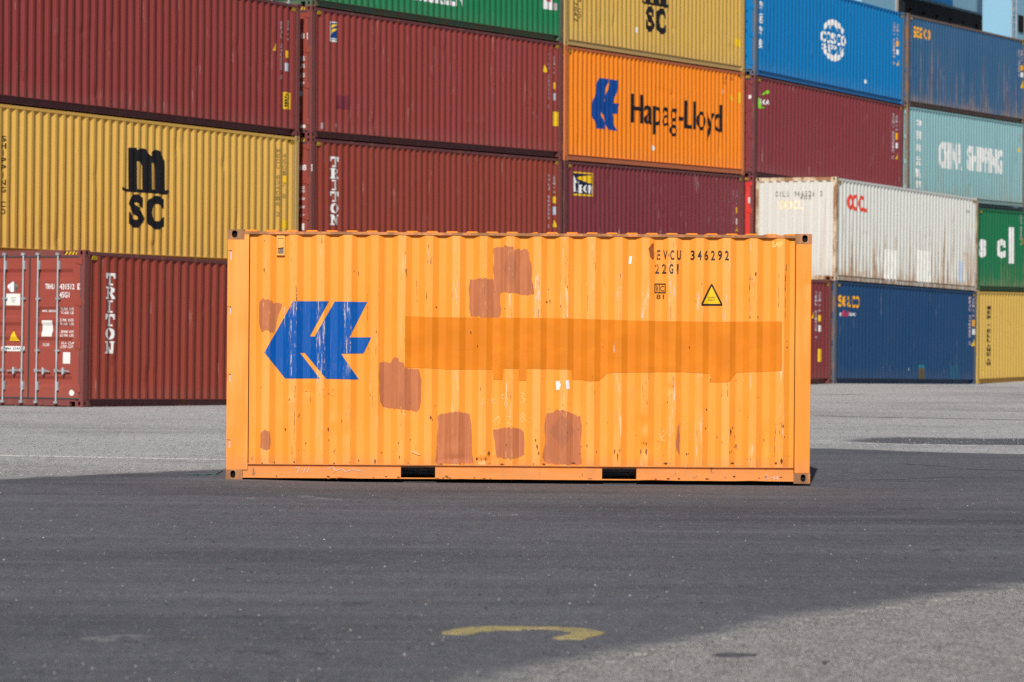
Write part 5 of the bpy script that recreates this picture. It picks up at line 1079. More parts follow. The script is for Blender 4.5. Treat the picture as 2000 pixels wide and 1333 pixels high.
# bottom tier of the rear row, seen only from beside the lone container
container('plain maroon container carrying the yellow one with black letters and swash', 'L', 0, side=A['maroon2'], frame=FR['maroon'])
container('plain brick-red container at the bottom of the stack topped by the green one', 'M', 0, side=A['red_top'], frame=FR['red'])
container('plain dark container at the bottom of the stack holding the bright orange one', 'R', 0, side=A['dark1'], frame=A['dark1'], hazards=False)
container('plain maroon container at the bottom of the stack topped by the bright blue one', 'C', 0, side=A['maroon3'], frame=FR['maroon'])
container('plain navy container at the bottom of the stack holding the pale teal one', 'N', 0, side=A['navy2'], frame=FR['navy_low'])

# ------------------------------------------------------------------ the lone orange container in front
OR = (.80, .285, .028)
def front_paint(name, col, wear=1.0):
    n = NT(name); x, y, z = n.xyz()
    c = n.mix(n.step(n.noise(.9, detail=5), .3, .75), mul(col, .96), (col[0]*1.02, col[1]*1.08, col[2]*1.5))
    c = n.mix(n.step(n.noise(1, (7, 7, .4), detail=5, rough=.6), .5, .8, 0, .35), c, (col[0]*.93, col[1]*.80, col[2]*.8))
    outer = n.step(y, .009, .016, 1, 0)                              # the outer flats take the knocks
    edge = n.math('MULTIPLY', n.step(y, .0072, .0082), n.step(y, .0105, .013, 1, 0))
    scuff = n.noise(1, (34, 1, 2.4), (1, 0, 3), detail=6, rough=.72)
    band = n.noise(1, (3.2, 0, 1.1), (5, 0, 1), detail=2)
    c = n.mix(n.math('MULTIPLY', outer, n.step(n.noise(1, (3.6, 0, .5), detail=3), .40, .6, .15, .75)), c, (.82, .345, .075))
    k = n.math('MULTIPLY', n.math('MULTIPLY', outer, n.step(scuff, .55, .63)), n.math('MULTIPLY', n.step(band, .46, .60, 0, .75*wear), n.step(x, .2, 3.2, .35, 1)))
    c = n.mix(k, c, (.74, .58, .46))
    dk = n.noise(1, (60, 1, 5.0), (9, 0, 1), detail=5, rough=.7)
    k = n.math('MULTIPLY', n.math('MULTIPLY', outer, n.step(dk, .60, .635)), n.step(band, .40, .55, 0, .85*wear))
    c = n.mix(k, c, (.10, .055, .045))
    # chips and rust points anywhere, thicker low down
    ch = n.noise(11, (1.4, 1, .7), (2, 0, 7), detail=7, rough=.62)
    low = n.step(z, .15, 1.1, .050, 0)
    c = n.mix(n.step(n.math('ADD', ch, low), .70, .735, 0, .9*wear), c, n.mix(n.noise(40), (.13, .045, .025), (.30, .11, .04)))
    c = n.mix(n.step(n.math('ADD', n.noise(5, (2.5, 1, .35), (4, 0, 2), detail=5), low), .66, .76, 0, .35*wear), c, (.62, .20, .05))
    grime = n.math('MULTIPLY', n.step(z, .155, .30, .55, 0), n.noise(6, (1, 1, .4), detail=5))
    c = n.mix(grime, c, (.35, .16, .09))
    n.bump(n.noise(2.2, (1, 1, .6), detail=3), .22, .012)
    return n.done(c, n.step(ch, .4, .7, .42, .6), 0, .35)
FP = front_paint('orange_container_paint', OR)
FRAME = front_paint('orange_frame_paint', (.80, .232, .014), .12)
RAILP = front_paint('orange_rail_paint', (.78, .262, .040), 1.2)
CASTR = rusty('rusted_casting', (.46, .19, .07), 1.25, 5)
FLANGE = rusty('rusted_flange', (.62, .22, .06), 1.05, 9)
def primer(name, col):
    n = NT(name); s = n.noise(1, (34, 1, 1.6), detail=5, rough=.6)
    c = n.mix(n.step(s, .35, .7), mul(col, .90), mul(col, 1.12)); y = n.xyz()[1]
    w = n.math('MULTIPLY', n.step(n.noise(1, (70, 1, 9), (3, 0, 1), detail=5, rough=.7), .60, .64), n.step(y, .006, .012, .75, 0))
    c = n.mix(w, c, (.85, .42, .14))
    c = n.mix(n.step(n.noise(7, detail=5), .5, .75, 0, .35), c, mul(col, .75))
    return n.done(c, .7, 0, .25)
MK['primer'] = primer('brown_primer_brushed', (.44, .148, .064)); MK['primer_dark'] = primer('darker_primer', (.385, .135, .066))
MK['rust_dark'] = flat('rust_spot', (.17, .060, .028), .8, .4); MK['chalk_grey'] = flat('grey_chalk', (.62, .50, .44)); MK['rust_mid'] = flat('light_rust_spot', (.36, .125, .040), .8, .4)
def ragged(name, col, stretch, thr, amt=1):
    n = NT(name); k = n.step(n.noise(1, stretch, detail=7, rough=.75), thr, thr+.05, 0, amt)
    tr = n.t.nodes.new('ShaderNodeBsdfTransparent'); mx = n.t.nodes.new('ShaderNodeMixShader')
    n.t.links.new(k, mx.inputs[0]); n.t.links.new(tr.outputs[0], mx.inputs[1]); n.t.links.new(n.b.outputs[0], mx.inputs[2]); n.t.links.new(mx.outputs[0], n.out.inputs[0])
    return n.done(col, .7, 0, .2)
MK['scratch_dark'] = ragged('dark_scratch', (.07, .045, .04), (90, 1, 14), .47, .9); MK['scratch_pale'] = ragged('pale_scuff', (.70, .60, .54), (75, 1, 6), .52, .85)
MK['smudge'] = flat('burnt_smudge', (.30, .085, .022), .7, .5); MK['black_worn'] = worn_mark('worn_black_lettering', (.016, .014, .016), OR, .95, .585)
MK['band'] = flat('overpainted_orange', (.67, .205, .013), .55, .12); MK['ghost'] = flat('overpainted_lettering', (.652, .197, .0135), .55, .10)
def emblem_blue():
    n = NT('scratched_blue_paint'); y = n.xyz()[1]; col = (.000, .078, .345)
    c = n.mix(n.step(n.noise(2.2, (1, 1, .5), detail=5), .45, .8, 0, .6), col, (.004, .105, .40))
    out = n.step(y, .002, .010, 1, .06)
    a = n.math('MULTIPLY', n.step(n.noise(1, (48, 1, 3.0), (2, 0, 5), detail=6, rough=.75), .555, .60), out)
    reg = n.step(n.noise(1.6, (1.4, 0, .9), (3, 0, .4), detail=2), .36, .50)
    c = n.mix(n.math('MULTIPLY', a, reg), c, (.62, .50, .42))
    a = n.math('MULTIPLY', n.step(n.noise(1, (60, 1, 8.0), (7, 0, 2), detail=5, rough=.7), .62, .65), out)
    c = n.mix(n.math('MULTIPLY', a, reg), c, (.75, .30, .06))
    return n.done(c, .5, 0, .2)
MK['emblem'] = emblem_blue()

def lone_container():
    L, Wd, H = 6.058, 2.438, 2.591
    root = bpy.data.objects.new('shipping_container', None); COL.objects.link(root)
    P = POSE['F']; root.matrix_world = Matrix.Translation(P['o']) @ Matrix.Rotation(P['rot'][2], 4, 'Z') @ Matrix.Rotation(P['rot'][1], 4, 'Y')
    tag(root, 'short orange container with brown primer patches and blue emblem standing alone on the asphalt', 'container')
    dark = MATS['hollow']
    xa, xb, zb, zt = .226, 5.889, .168, H-.043
    first = 1.877-.0325
    d0, br = fold_profile(first, .2806, .0755, .0648, xa, xb, .041, .008, .0)
    DENTS = [(4.335, .60, .05, .09, .020), (4.335, .36, .055, .10, .024), (1.27, .52, .05, .10, .010), (1.10, .60, .04, .07, -.008), (2.38, .23, .10, .035, .018), (2.66, .22, .07, .03, .014),
             (.86, .93, .05, .04, .012), (.66, .80, .05, .06, -.010), (4.62, .98, .07, .04, .010), (2.35, .40, .09, .05, .008), (3.45, .32, .06, .10, .007), (5.60, .42, .05, .16, .012), (1.62, .75, .05, .12, .007), (4.9, .9, .10, .22, .006), (3.95, .55, .08, .16, .006)]
    def d(x, z):
        y = d0(x)+.0016*noise.noise((x*1.6, z*.9, 1.3))+.0009*noise.noise((x*4.5, z*2.2, 6.1))
        for a, b, ra, rb, k in DENTS:
            q = ((x-a)/ra)**2+((z-b)/rb)**2
            if q < 6: y += k*math.exp(-q)
        return y
    xs = []
    for a, b in zip(br[:-1], br[1:]):
        n = max(1, int((b-a)/.02)); xs += [a+(b-a)*i/n for i in range(n)]
    xs.append(br[-1]); nz = 96; zs = [zb+(zt-zb)*(i/nz)**1.25 for i in range(nz+1)]
    mb = MB(); vs = [(x, d(x, z), z) for z in zs for x in xs]; N = len(xs)
    mb.add(vs, [(j*N+i, j*N+i+1, (j+1)*N+i+1, (j+1)*N+i) for j in range(nz) for i in range(N-1)], FP)
    marks = MARKS['front']
    conform(mb, marks, MK, br, [.2+.09*i for i in range(27)], lambda u, v, o: (u, (d(u, v) if v > zb-.004 else .0185)-o, v), step=.0008, base=.0022)
    sw = mb.build('side_wall', root, smooth=18)
    # far side
    mb = MB(); vs = []
    for x in br: vs += [(x, Wd-d0(x), zb), (x, Wd-d0(x), zt)]
    mb.add(vs, [(2*i, 2*i+1, 2*i+3, 2*i+2) for i in range(len(br)-1)], FP); mb.build('side_wall', root)
    # ventilator with a bent louvre
    mb = MB(); vx0, vx1, vz0, vz1 = .508, .592, 2.325, 2.530; yo = .034
    mv = flat('pale_orange_paint', (.84, .44, .12)); ms = flat('bare_steel', (.34, .36, .38), .5, .3, .4)
    mb.box(vx0, vx0+.012, yo-.022, yo+.012, vz0, vz1, mv); mb.box(vx1-.012, vx1, yo-.022, yo+.012, vz0, vz1, mv)
    mb.box(vx0+.012, vx1-.012, yo-.022, yo+.012, vz1-.025, vz1, mv); mb.box(vx0+.012, vx1-.012, yo-.022, yo+.012, vz0, vz0+.018, mv)
    mb.add([(vx0+.014, yo-.008, vz0+.075), (vx1-.014, yo-.008, vz0+.085), (vx1-.014, yo-.012, vz1-.03), (vx0+.014, yo-.012, vz1-.03)], [(0, 1, 2, 3)], mv)
    mb.add([(vx0+.014, yo-.004, vz0+.022), (vx1-.014, yo-.002, vz0+.022), (vx1-.014, yo-.016, vz0+.070), (vx0+.03, yo-.014, vz0+.062)], [(0, 1, 2, 3)], ms)
    mb.build('ventilator', root)
    # corner posts with hinge notches on the left one
    hin = flat('worn_white_edge', (.62, .56, .55))
    for x, sx, w in ((0, 1, .224), (L, -1, .166)):
        for y, sy in ((0, 1), (Wd, -1)):
            mb = MB()
            X = sorted((x+sx*.003, x+sx*w)); Y = sorted((y+sy*.003, y+sy*.10))
            if y == 0 and x == 0:
                notch = [(.330, .415), (1.015, 1.095), (1.712, 1.792), (2.275, 2.375)]
                zz = [.105]+[q for n_ in notch for q in n_]+[H-.103]
                for i, (a, b) in enumerate(zip(zz[:-1], zz[1:])):
                    mb.box(X[0]+(.042 if i % 2 else 0), X[1], *Y, a, b, FRAME)
                    if i % 2:
                        mb.box(X[0]+.001, .0275, Y[0]+.008, Y[1], a, b, FRAME)
                        mb.box(.0285, .0415, Y[0]+.020, Y[0]+.03, a, b, hin)
            else: mb.box(*X, *Y, .105, H-.103, FRAME)
            if w > .17: mb.box(*sorted((x+sx*.174, x+sx*w)), *sorted((y+sy*.006, y+sy*.10)), H-.103, H-.045, FRAME)
            o = mb.build('corner_post', root)
            if not (x == 0 and y == 0): bevel(o, .008)
            if x == L and y == 0:                              # knock in the right-hand post
                bm = bmesh.new(); bm.from_mesh(o.data)
                bmesh.ops.subdivide_edges(bm, edges=bm.edges[:], cuts=28, use_grid_fill=True)
                for v in bm.verts:
                    q = ((v.co.x-6.01)/.05)**2+((v.co.z-2.09)/.09)**2
                    if v.co.y < .05: v.co.y += .012*math.exp(-q*.6)*(1+.6*noise.noise((v.co.x*40, v.co.z*30, 2)))+.0015*noise.noise((v.co.x*5, v.co.z*2, 4))
                bm.to_mesh(o.data); bm.free()
            casting(root, x, y, 0, sx, sy, H, CASTR, dark, wide=.172, tall=.106)
            casting(root, x, y, H-.104, sx, sy, H, CASTR, dark, wide=.172, tall=.104, tophole=True)
    # seams where the sheet meets the posts
    for a in (.2245, 5.8878):
        mb = MB(); mb.box(a, a+.003, .012, .05, zb, zt, MATS['hollow']); mb.build('seam', root)
    # top rail: a thin rusted flange over the sheet
    for k in (0, 1):
        f = (lambda a, b: (a, b)) if k == 0 else (lambda a, b: (Wd-b, Wd-a))
        mb = MB(); n = 90; vs = []; y0, y1 = f(-.001, .07)
        for i in range(n+1):
            x = .172+(L-.344)*i/n; w = .0018*noise.noise((x*3, 0, 2))+.0015*noise.noise((x*11, 3, 2))-.004*math.exp(-((x-.4)/.35)**2)
            vs += [(x, y0, H-.044+w), (x, y1, H-.044+w), (x, y1, H-.016+w), (x, y0, H-.016+w)]
        fs = []
        for i in range(n):
            a, b = 4*i, 4*i+4; fs += [(a, b, b+3, a+3), (a+3, b+3, b+2, a+2), (a+1, a+2, b+2, b+1), (a, a+1, b+1, b)]
        mb.add(vs, fs, FLANGE); mb.build('top_rail', root)
    # bottom rail: lip, shaded step, battered web with two fork pockets, lower lip
    pk = [(1.812, 2.167), (3.898, 4.255)]
    for k in (0, 1):
        f = (lambda y: y) if k == 0 else (lambda y: Wd-y)
        mb = MB(); n = 150; X = sorted([.172+(L-.344)*i/n for i in range(n+1)]+[q+e for p in pk for q in p for e in (-.001, .001)])
        inp = lambda x: any(a <= x <= b for a, b in pk)
        prof = [(.060, .1675), (.002, .1675), (.002, .161), (.034, .161), (.034, .1400), (.020, .1385)]
        def strip(rows, m, cond=lambda x: True):
            vs = []; fs = []; R_ = len(rows)
            for x in X:
                for yy, zz in rows:
                    w = .0016*noise.noise((x*2.3, zz*6, 1))
                    vs.append((x, f(yy)+(w if k == 0 else -w), zz+.0012*noise.noise((x*4, 7, 0))))
            for i in range(len(X)-1):
                if cond((X[i]+X[i+1])/2):
                    for j in range(R_-1):
                        q = (i*R_+j, i*R_+j+1, (i+1)*R_+j+1, (i+1)*R_+j); fs.append(q[::-1] if k else q)
            mb.add(vs, fs, m)
        strip(prof, RAILP)
        bend = lambda x: .010*math.exp(-((x-4.42)/.14)**2)+.007*math.exp(-((x-5.45)/.12)**2)+.006*math.exp(-((x-1.2)/.10)**2)+.005*math.exp(-((x-2.42)/.08)**2)+.005*abs(noise.noise((x*2.1, 0, 5)))
        vs = []; fs = []
        for x in X:
            b_ = bend(x); w = .003*noise.noise((x*2.7, 3, 3))
            vs += [(x, f(.020), .1385), (x, f(.021+w), .090), (x, f(.021+w*.6), .033), (x, f(.010-b_*.8), .021+b_*.6), (x, f(.075), .020)]
        for i in range(len(X)-1):
            xm = (X[i]+X[i+1])/2
            for j in range(4):
                if inp(xm) and j < 2: continue
                q = (i*5+j, i*5+j+1, (i+1)*5+j+1, (i+1)*5+j); fs.append(q[::-1] if k else q)
        mb.add(vs, fs, RAILP)
        o = mb.build('bottom_rail', root)
        if k == 0:
            for a, b in pk:
                q = MB(); q.box(a-.006, a, .024, 1.15, .034, .138, dark); q.box(b, b+.006, .024, 1.15, .034, .138, RAILP); q.box(a, b, .024, 1.15, .1382, .144, dark)
                q.box(a, b, .40, .45, .092, .130, MATS['pocket_bar']); q.box(a, b, .60, .66, .050, .082, MATS['pocket_bar'])
                q.build('fork_pocket', root)
    # roof sheet with pressed ribs (one missing at the sheet joint)
    rd, rb = fold_profile(.30, .2075, .100, .02, .10, L-.10, .020, 0, .0)
    mb = MB(); vs = []; mid = lambda x: 3.02 < x < 3.20
    def rz(x, y): return H-.0-.020-(0 if mid(x) and False else 0)+.0
    for x in rb:
        h = .020-rd(x)
        if mid(x): h = 0
        vs += [(x, .045, H-.022), (x, .062, H-.020+h*.95), (x, Wd-.062, H-.020+h*.95), (x, Wd-.045, H-.022)]
    mb.add(vs, [(4*i+j, 4*i+j+1, 4*i+5+j, 4*i+4+j) for i in range(len(rb)-1) for j in range(3)], FRAME); mb.build('roof', root)
    mb = MB(); mb.box(.1, L-.1, .12, Wd-.12, .145, .158, dark)
    for i in range(10):
        x = .32+i*.6
        if not any(a-.06 < x < b+.02 for a, b in pk): mb.box(x, x+.045, .09, Wd-.09, .03, .144, dark)
    mb.build('underframe', root)
    # ends: plain doors at the left, corrugated wall at the right
    door_pair(root, Wd, H, FRAME, FRAME, GAL, MATS['gasket'], [], MK)
    for o in root.children:
        if o.name.startswith(('door', 'hinge')): o.location.x = .075
    de, be = fold_profile(.18, .250, .104, .021, .096, Wd-.096, .045, .014, .02); mb = MB(); vs = []
    for y in be: vs += [(L-de(y), y, .10), (L-de(y), y, H-.09)]
    mb.add(vs, [(2*i, 2*i+2, 2*i+3, 2*i+1) for i in range(len(be)-1)], FP); mb.build('end_wall', root)
    for x in (.02, L-.11):
        mb = MB(); mb.box(x, x+.09, .165, Wd-.165, H-.110, H-.006, FRAME); mb.build('header', root)
        mb = MB(); mb.box(x, x+.09, .165, Wd-.165, .018, .138, FRAME); mb.build('sill', root)
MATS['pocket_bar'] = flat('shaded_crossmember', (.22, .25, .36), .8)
lone_container()

# ------------------------------------------------------------------ ground
DIR = Vector((math.sin(.45985), math.cos(.45985))); NRM = Vector((DIR.y, -DIR.x)); ROW0 = Vector((-4.73756, 77.56494))
KN = [(-60, 0), (-30, .03), (-12.2, .055), (-5, -.02), (0, -.12), (8, 0), (25.9, .047), (38.1, -.115), (44, -.06), (60, 0), (200, 0)]
def hgt(x, y):
    q = Vector((x, y))-ROW0; t, n = q.dot(DIR), q.dot(NRM)
    h = 0
    for (a, ha), (b, hb) in zip(KN[:-1], KN[1:]):
        if a <= t < b: h = ha+(hb-ha)*(t-a)/(b-a)
    k = min(1, max(0, (13-n)/10)); k = k*k*(3-2*k); k2 = min(1, max(0, (n+40)/30))
    e = min(1, max(0, (x+2.9)/1.2)); e = .6*e*e*(3-2*e)+.4*min(1, max(0, (x+2.9)/6.0)); f = max(0, 1-((y-38)/9)**2) if x < 12 else 0
    return h*k*k2-.036*e*f*f*max(0, 1-max(0, x-3)/9)
def asphalt_colour(n, a, b, speck, tyre=.2, fresh=False):
    """rolled asphalt: aggregate, dusty and oily streaks, tyre wear; fresh = the darker relaid strip"""
    c = n.mix(n.noise(70, detail=3, rough=.7), a, b)
    c = n.mix(n.step(n.voronoi(55, out='Color'), .15, .95, 0, speck), c, mul(b, 1.35))
    c = n.mix(n.step(n.voronoi(38, loc=(3, 1, 0), out='Color'), .72, .9, 0, speck), c, mul(a, .45))
    c = n.mix(n.step(n.noise(1, (9, 1.3, 1), detail=6, rough=.75), .42, .66, 0, .45), c, mul(b, 1.12))
    c = n.mix(n.step(n.noise(1, (14, 2.2, 1), (4, 8, 0), detail=5, rough=.75), .54, .70, 0, .42), c, mul(a, .58))
    c = n.mix(n.step(n.noise(.16, (1, 1, 1), (2, 5, 0), detail=6, rough=.6), .42, .68, 0, .5), c, mul(a, .72))
    c = n.mix(n.step(n.noise(.35, (.45, 1.2, 1), (8, 1, 0), detail=6, rough=.62, rot=(0, 0, .12)), .5, .7, 0, .35), c, mul(b, 1.25))
    c = n.mix(n.step(n.noise(1, (.035, .75, 1), (1, 3, 0), detail=4, rough=.6, rot=(0, 0, -.05)), .56, .68, 0, tyre), c, mul(a, .5))
    if fresh:
        c = n.mix(n.step(n.noise(1, (40, 4, 1), (6, 2, 0), detail=6, rough=.8), .55, .66, 0, .60), c, mul(b, 1.9))
        c = n.mix(n.step(n.noise(1, (.9, 10, 1), (1, 7, 0), detail=6, rough=.75), .54, .68, 0, .28), c, mul(a, .55))
        c = n.mix(n.step(n.noise(1, (.22, 1.7, 1), (2, 9, 0), detail=7, rough=.66, rot=(0, 0, .03)), .48, .68, 0, .45), c, mul(b, 1.15))
        c = n.mix(n.step(n.noise(1, (.16, 1.3, 1), (7, 1, 0), detail=6, rough=.62, rot=(0, 0, -.04)), .46, .74, 0, .30), c, mul(a, .62))
        c = n.mix(n.step(n.noise(1, (1.1, 7, 1), (5, 3, 0), detail=6, rough=.75), .54, .68, 0, .42), c, mul(b, 1.5))
        c = n.mix(n.math('MULTIPLY', n.step(n.voronoi(26), .12, .2, 1, 0), n.step(n.voronoi(26, out='Color'), .86, .9, 0, .35)), c, (.75, .74, .72))
    else:                                                  # nearer than about 27 m the apron is a coarser, darker gravel
        gr = n.mix(n.step(n.noise(38, detail=6, rough=.8), .3, .7), (.17, .165, .158), (.62, .60, .57))
        gr = n.mix(n.step(n.voronoi(26, out='Color'), .7, .95, 0, .7), gr, (.62, .60, .57))
        gr = n.mix(n.step(n.voronoi(20, loc=(4, 2, 0), out='Color'), .75, .95, 0, .6), gr, (.09, .087, .083))
        c = n.mix(n.step(n.noise(1, (26, 1.3, 1), (2, 2, 0), detail=6, rough=.8), .50, .64, 0, .62), c, mul(a, .50))
        c = n.mix(n.step(n.noise(1, (22, 1.1, 1), (8, 5, 0), detail=6, rough=.8), .54, .66, 0, .5), c, mul(b, 1.30))
        gr = n.mix(n.step(n.noise(1, (60, 7.5, 1), (5, 2, 0), detail=6, rough=.8), .48, .60, 0, .8), gr, (.105, .10, .095))
        gr = n.mix(n.step(n.noise(1, (52, 6.5, 1), (1, 6, 0), detail=6, rough=.8), .53, .64, 0, .75), gr, (.74, .71, .67))
        gr = n.mix(n.step(n.noise(1, (7, 1.6, 1), (3, 3, 0), detail=7, rough=.75), .46, .66, 0, .45), gr, (.19, .186, .178))
        gr = n.mix(n.step(n.noise(1, (5, 1.2, 1), (9, 3, 0), detail=7, rough=.75), .50, .66, 0, .45), gr, (.46, .445, .42))
        c = n.mix(n.step(n.math('ADD', n.xyz()[1], n.math('MULTIPLY', n.noise(.4), 4)), 27, 33, 1, 0), c, gr)
    return c
PALE = ((.34, .338, .338), (.56, .555, .545), .5, .22); FRESH = ((.089, .091, .105), (.180, .182, .200), .34, .12, True)
def ground_bump(n): n.bump(n.math('ADD', n.noise(48, detail=4, rough=.7), n.math('MULTIPLY', n.noise(9, detail=4), .5)), .8, .02)
n = NT('pale_asphalt'); ground_bump(n); LIGHT = n.done(asphalt_colour(n, *PALE), .92, 0, .12)
n = NT('relaid_asphalt'); ground_bump(n)
at = n.t.nodes.new('ShaderNodeAttribute'); at.attribute_name = 'inside'
f = n.math('ADD', n.math('MULTIPLY', at.outputs['Fac'], 1.5), n.math('ADD', n.math('MULTIPLY', n.noise(2.2, detail=8, rough=.75), .75), n.math('MULTIPLY', n.noise(22, detail=4, rough=.7), .45)))
DARK = n.done(n.mix(n.step(f, .55, 1.02), asphalt_colour(n, *PALE), asphalt_colour(n, *FRESH)), .92, 0, .12)
def road_paint(name, col, under, thr, amt):
    n = NT(name); ground_bump(n); k = n.step(n.noise(9, (1, .35, 1), detail=7, rough=.7), thr, thr+.14, 0, amt)
    return n.done(n.mix(k, asphalt_colour(n, *under), col), .88, 0, .15)
def sheet(name, xs, ys, m, z=0.0):
    nx = len(xs); vs = [(x, y, hgt(x, y)+z) for y in ys for x in xs]
    mb = MB(); mb.add(vs, [(j*nx+i, j*nx+i+1, (j+1)*nx+i+1, (j+1)*nx+i) for j in range(len(ys)-1) for i in range(nx-1)], m)
    return mb.build(name, smooth=60)
lin = lambda a, b, n: [a+(b-a)*i/n for i in range(n+1)]
g = sheet('ground', [-6000, -800, -150]+lin(-50, -6, 44)+lin(-5.6, 8, 34)+lin(9, 60, 51)+[150, 800, 6000], [-3000, -300, -40]+lin(0, 160, 160)+[260, 800, 8000], LIGHT)
tag(g, None, None, kind='structure')
def poly_test(pts):
    P = [(p[0], p[1]) for p in pts]
    def t(x, y):
        c = False; j = len(P)-1
        for i in range(len(P)):
            if (P[i][1] > y) != (P[j][1] > y) and x < (P[j][0]-P[i][0])*(y-P[i][1])/(P[j][1]-P[i][1])+P[i][0]: c = not c
            j = i
        return c
    return t
def ground_patch(name, pts, m, z, step=.10, amp=.05, seed=3):
    q = []; rnd = random.Random(seed)
    for i in range(len(pts)):
        a, b = Vector(pts[i]), Vector(pts[(i+1) % len(pts)]); n = max(1, min(160, int((b-a).length/step)))
        for k in range(n):
            p = a.lerp(b, k/n); w = 1.0+.02*p.y
            q.append((p.x+rnd.uniform(-amp, amp)*w, p.y+rnd.uniform(-amp, amp)*3*w+.35*noise.noise((p.x*.7, p.y*.2, seed))*w*amp*12))
    n0 = len(q); ins = poly_test(q)
    x0, x1 = min(p[0] for p in q), max(p[0] for p in q); y0, y1 = min(p[1] for p in q), max(p[1] for p in q); gs = .55 if x1-x0 > 3 else 9
    extra = [(x0+(i+.5+.2*math.sin(j*3.7))*gs, y0+(j+.5)*gs) for i in range(int((x1-x0)/gs)) for j in range(int((y1-y0)/gs))]
    P2 = [Vector(p) for p in q]+[Vector(p) for p in extra if ins(*p)]
    r = delaunay_2d_cdt(P2, [], [list(range(n0))], 1, 1e-5)
    V = [(v.x, v.y, z+hgt(v.x, v.y)) for v in r[0]]; F = [tuple(f) for f in r[2]]
    cnt = {}
    for f in F:
        for i in range(3): e = (f[i], f[(i+1) % 3]); cnt[tuple(sorted(e))] = cnt.get(tuple(sorted(e)), 0)+1
    me = bpy.data.meshes.new(name); nv = len(V); low = {}
    for a, b_ in [e for e, k in cnt.items() if k == 1]:                     # the sheet's edge reaches into the ground below it
        for q_ in (a, b_):
            if q_ not in low: low[q_] = len(V); V.append((V[q_][0], V[q_][1], V[q_][2]-z-.01))
        F.append((a, b_, low[b_], low[a]))
    me.from_pydata(V, [], F); me.update()
    if sum(p.normal.z for p in me.polygons) < 0: me.flip_normals()
    at = me.attributes.new('inside', 'FLOAT', 'POINT'); at.data.foreach_set('value', [0.0 if i < n0 or i >= nv else min(1.0, min(math.hypot(V[i][0]-p[0], V[i][1]-p[1]) for p in q[::3])/1.35) for i in range(len(me.vertices))])
    me.materials.append(m)
    o = bpy.data.objects.new(name, me); COL.objects.link(o); o['kind'] = 'structure'; return o
ground_patch('asphalt_strip', GROUND['dark'], DARK, .004, amp=.03)
ground_patch('asphalt_strip', GROUND['smear'], DARK, .004, amp=.03, seed=8)
YL = road_paint('worn_yellow_road_paint', (.52, .42, .17), FRESH, .33, .85)
ground_patch('painted_marking', GROUND['mark'], YL, .008, step=.05, amp=.006)
WL = road_paint('worn_white_road_paint', (.56, .56, .55), PALE, .50, .38)
ground_patch('painted_line', GROUND['line'], WL, .006, amp=.004)
SM = road_paint('scuffed_chalk', (.28, .28, .29), FRESH, .42, .6)
def ground_strokes(name, lines, m, z):
    mb = MB()
    for pts, w in lines:
        rnd = random.Random(len(pts)); q = []
        for a, b_ in zip(pts[:-1], pts[1:]):
            n_ = max(2, int(Vector((b_[0]-a[0], b_[1]-a[1])).length/.07)); q += [(a[0]+(b_[0]-a[0])*i/n_, a[1]+(b_[1]-a[1])*i/n_) for i in range(n_)]
        up = []; dn = []
        for i, (x, y) in enumerate(q):
            k = w*.5*(.35+.9*abs(noise.noise((i*.21, w*40, 2))))*min(1, i/6, (len(q)-1-i)/6+.05); o = w*1.2*noise.noise((i*.12, 4, w*9))
            up.append((x, y+o+k, z+hgt(x, y))); dn.append((x, y+o-k, z+hgt(x, y)))
        N_ = len(q); mb.add(dn+up, [(i, i+1, N_+i+1, N_+i) for i in range(N_-1)], m)
    o = mb.build(name); o['kind'] = 'structure'; return o
ground_strokes('asphalt_crack', GROUND['cracks'], road_paint('open_crack', (.022, .022, .024), FRESH, .30, .85), .006)
ground_strokes('rust_stain', GROUND['rustlines'], road_paint('rust_trace', (.20, .15, .125), PALE, .34, .8), .005)
OIL = road_paint('oil_stain', (.045, .045, .050), FRESH, .42, .5)
for i, q in enumerate(GROUND['oil']): ground_patch('oil_stain', q, OIL, .006, amp=.012, seed=40+i)
for i, q in enumerate(GROUND['smears']): ground_patch('paint_smear', q, SM, .007, amp=.012, seed=20+i)
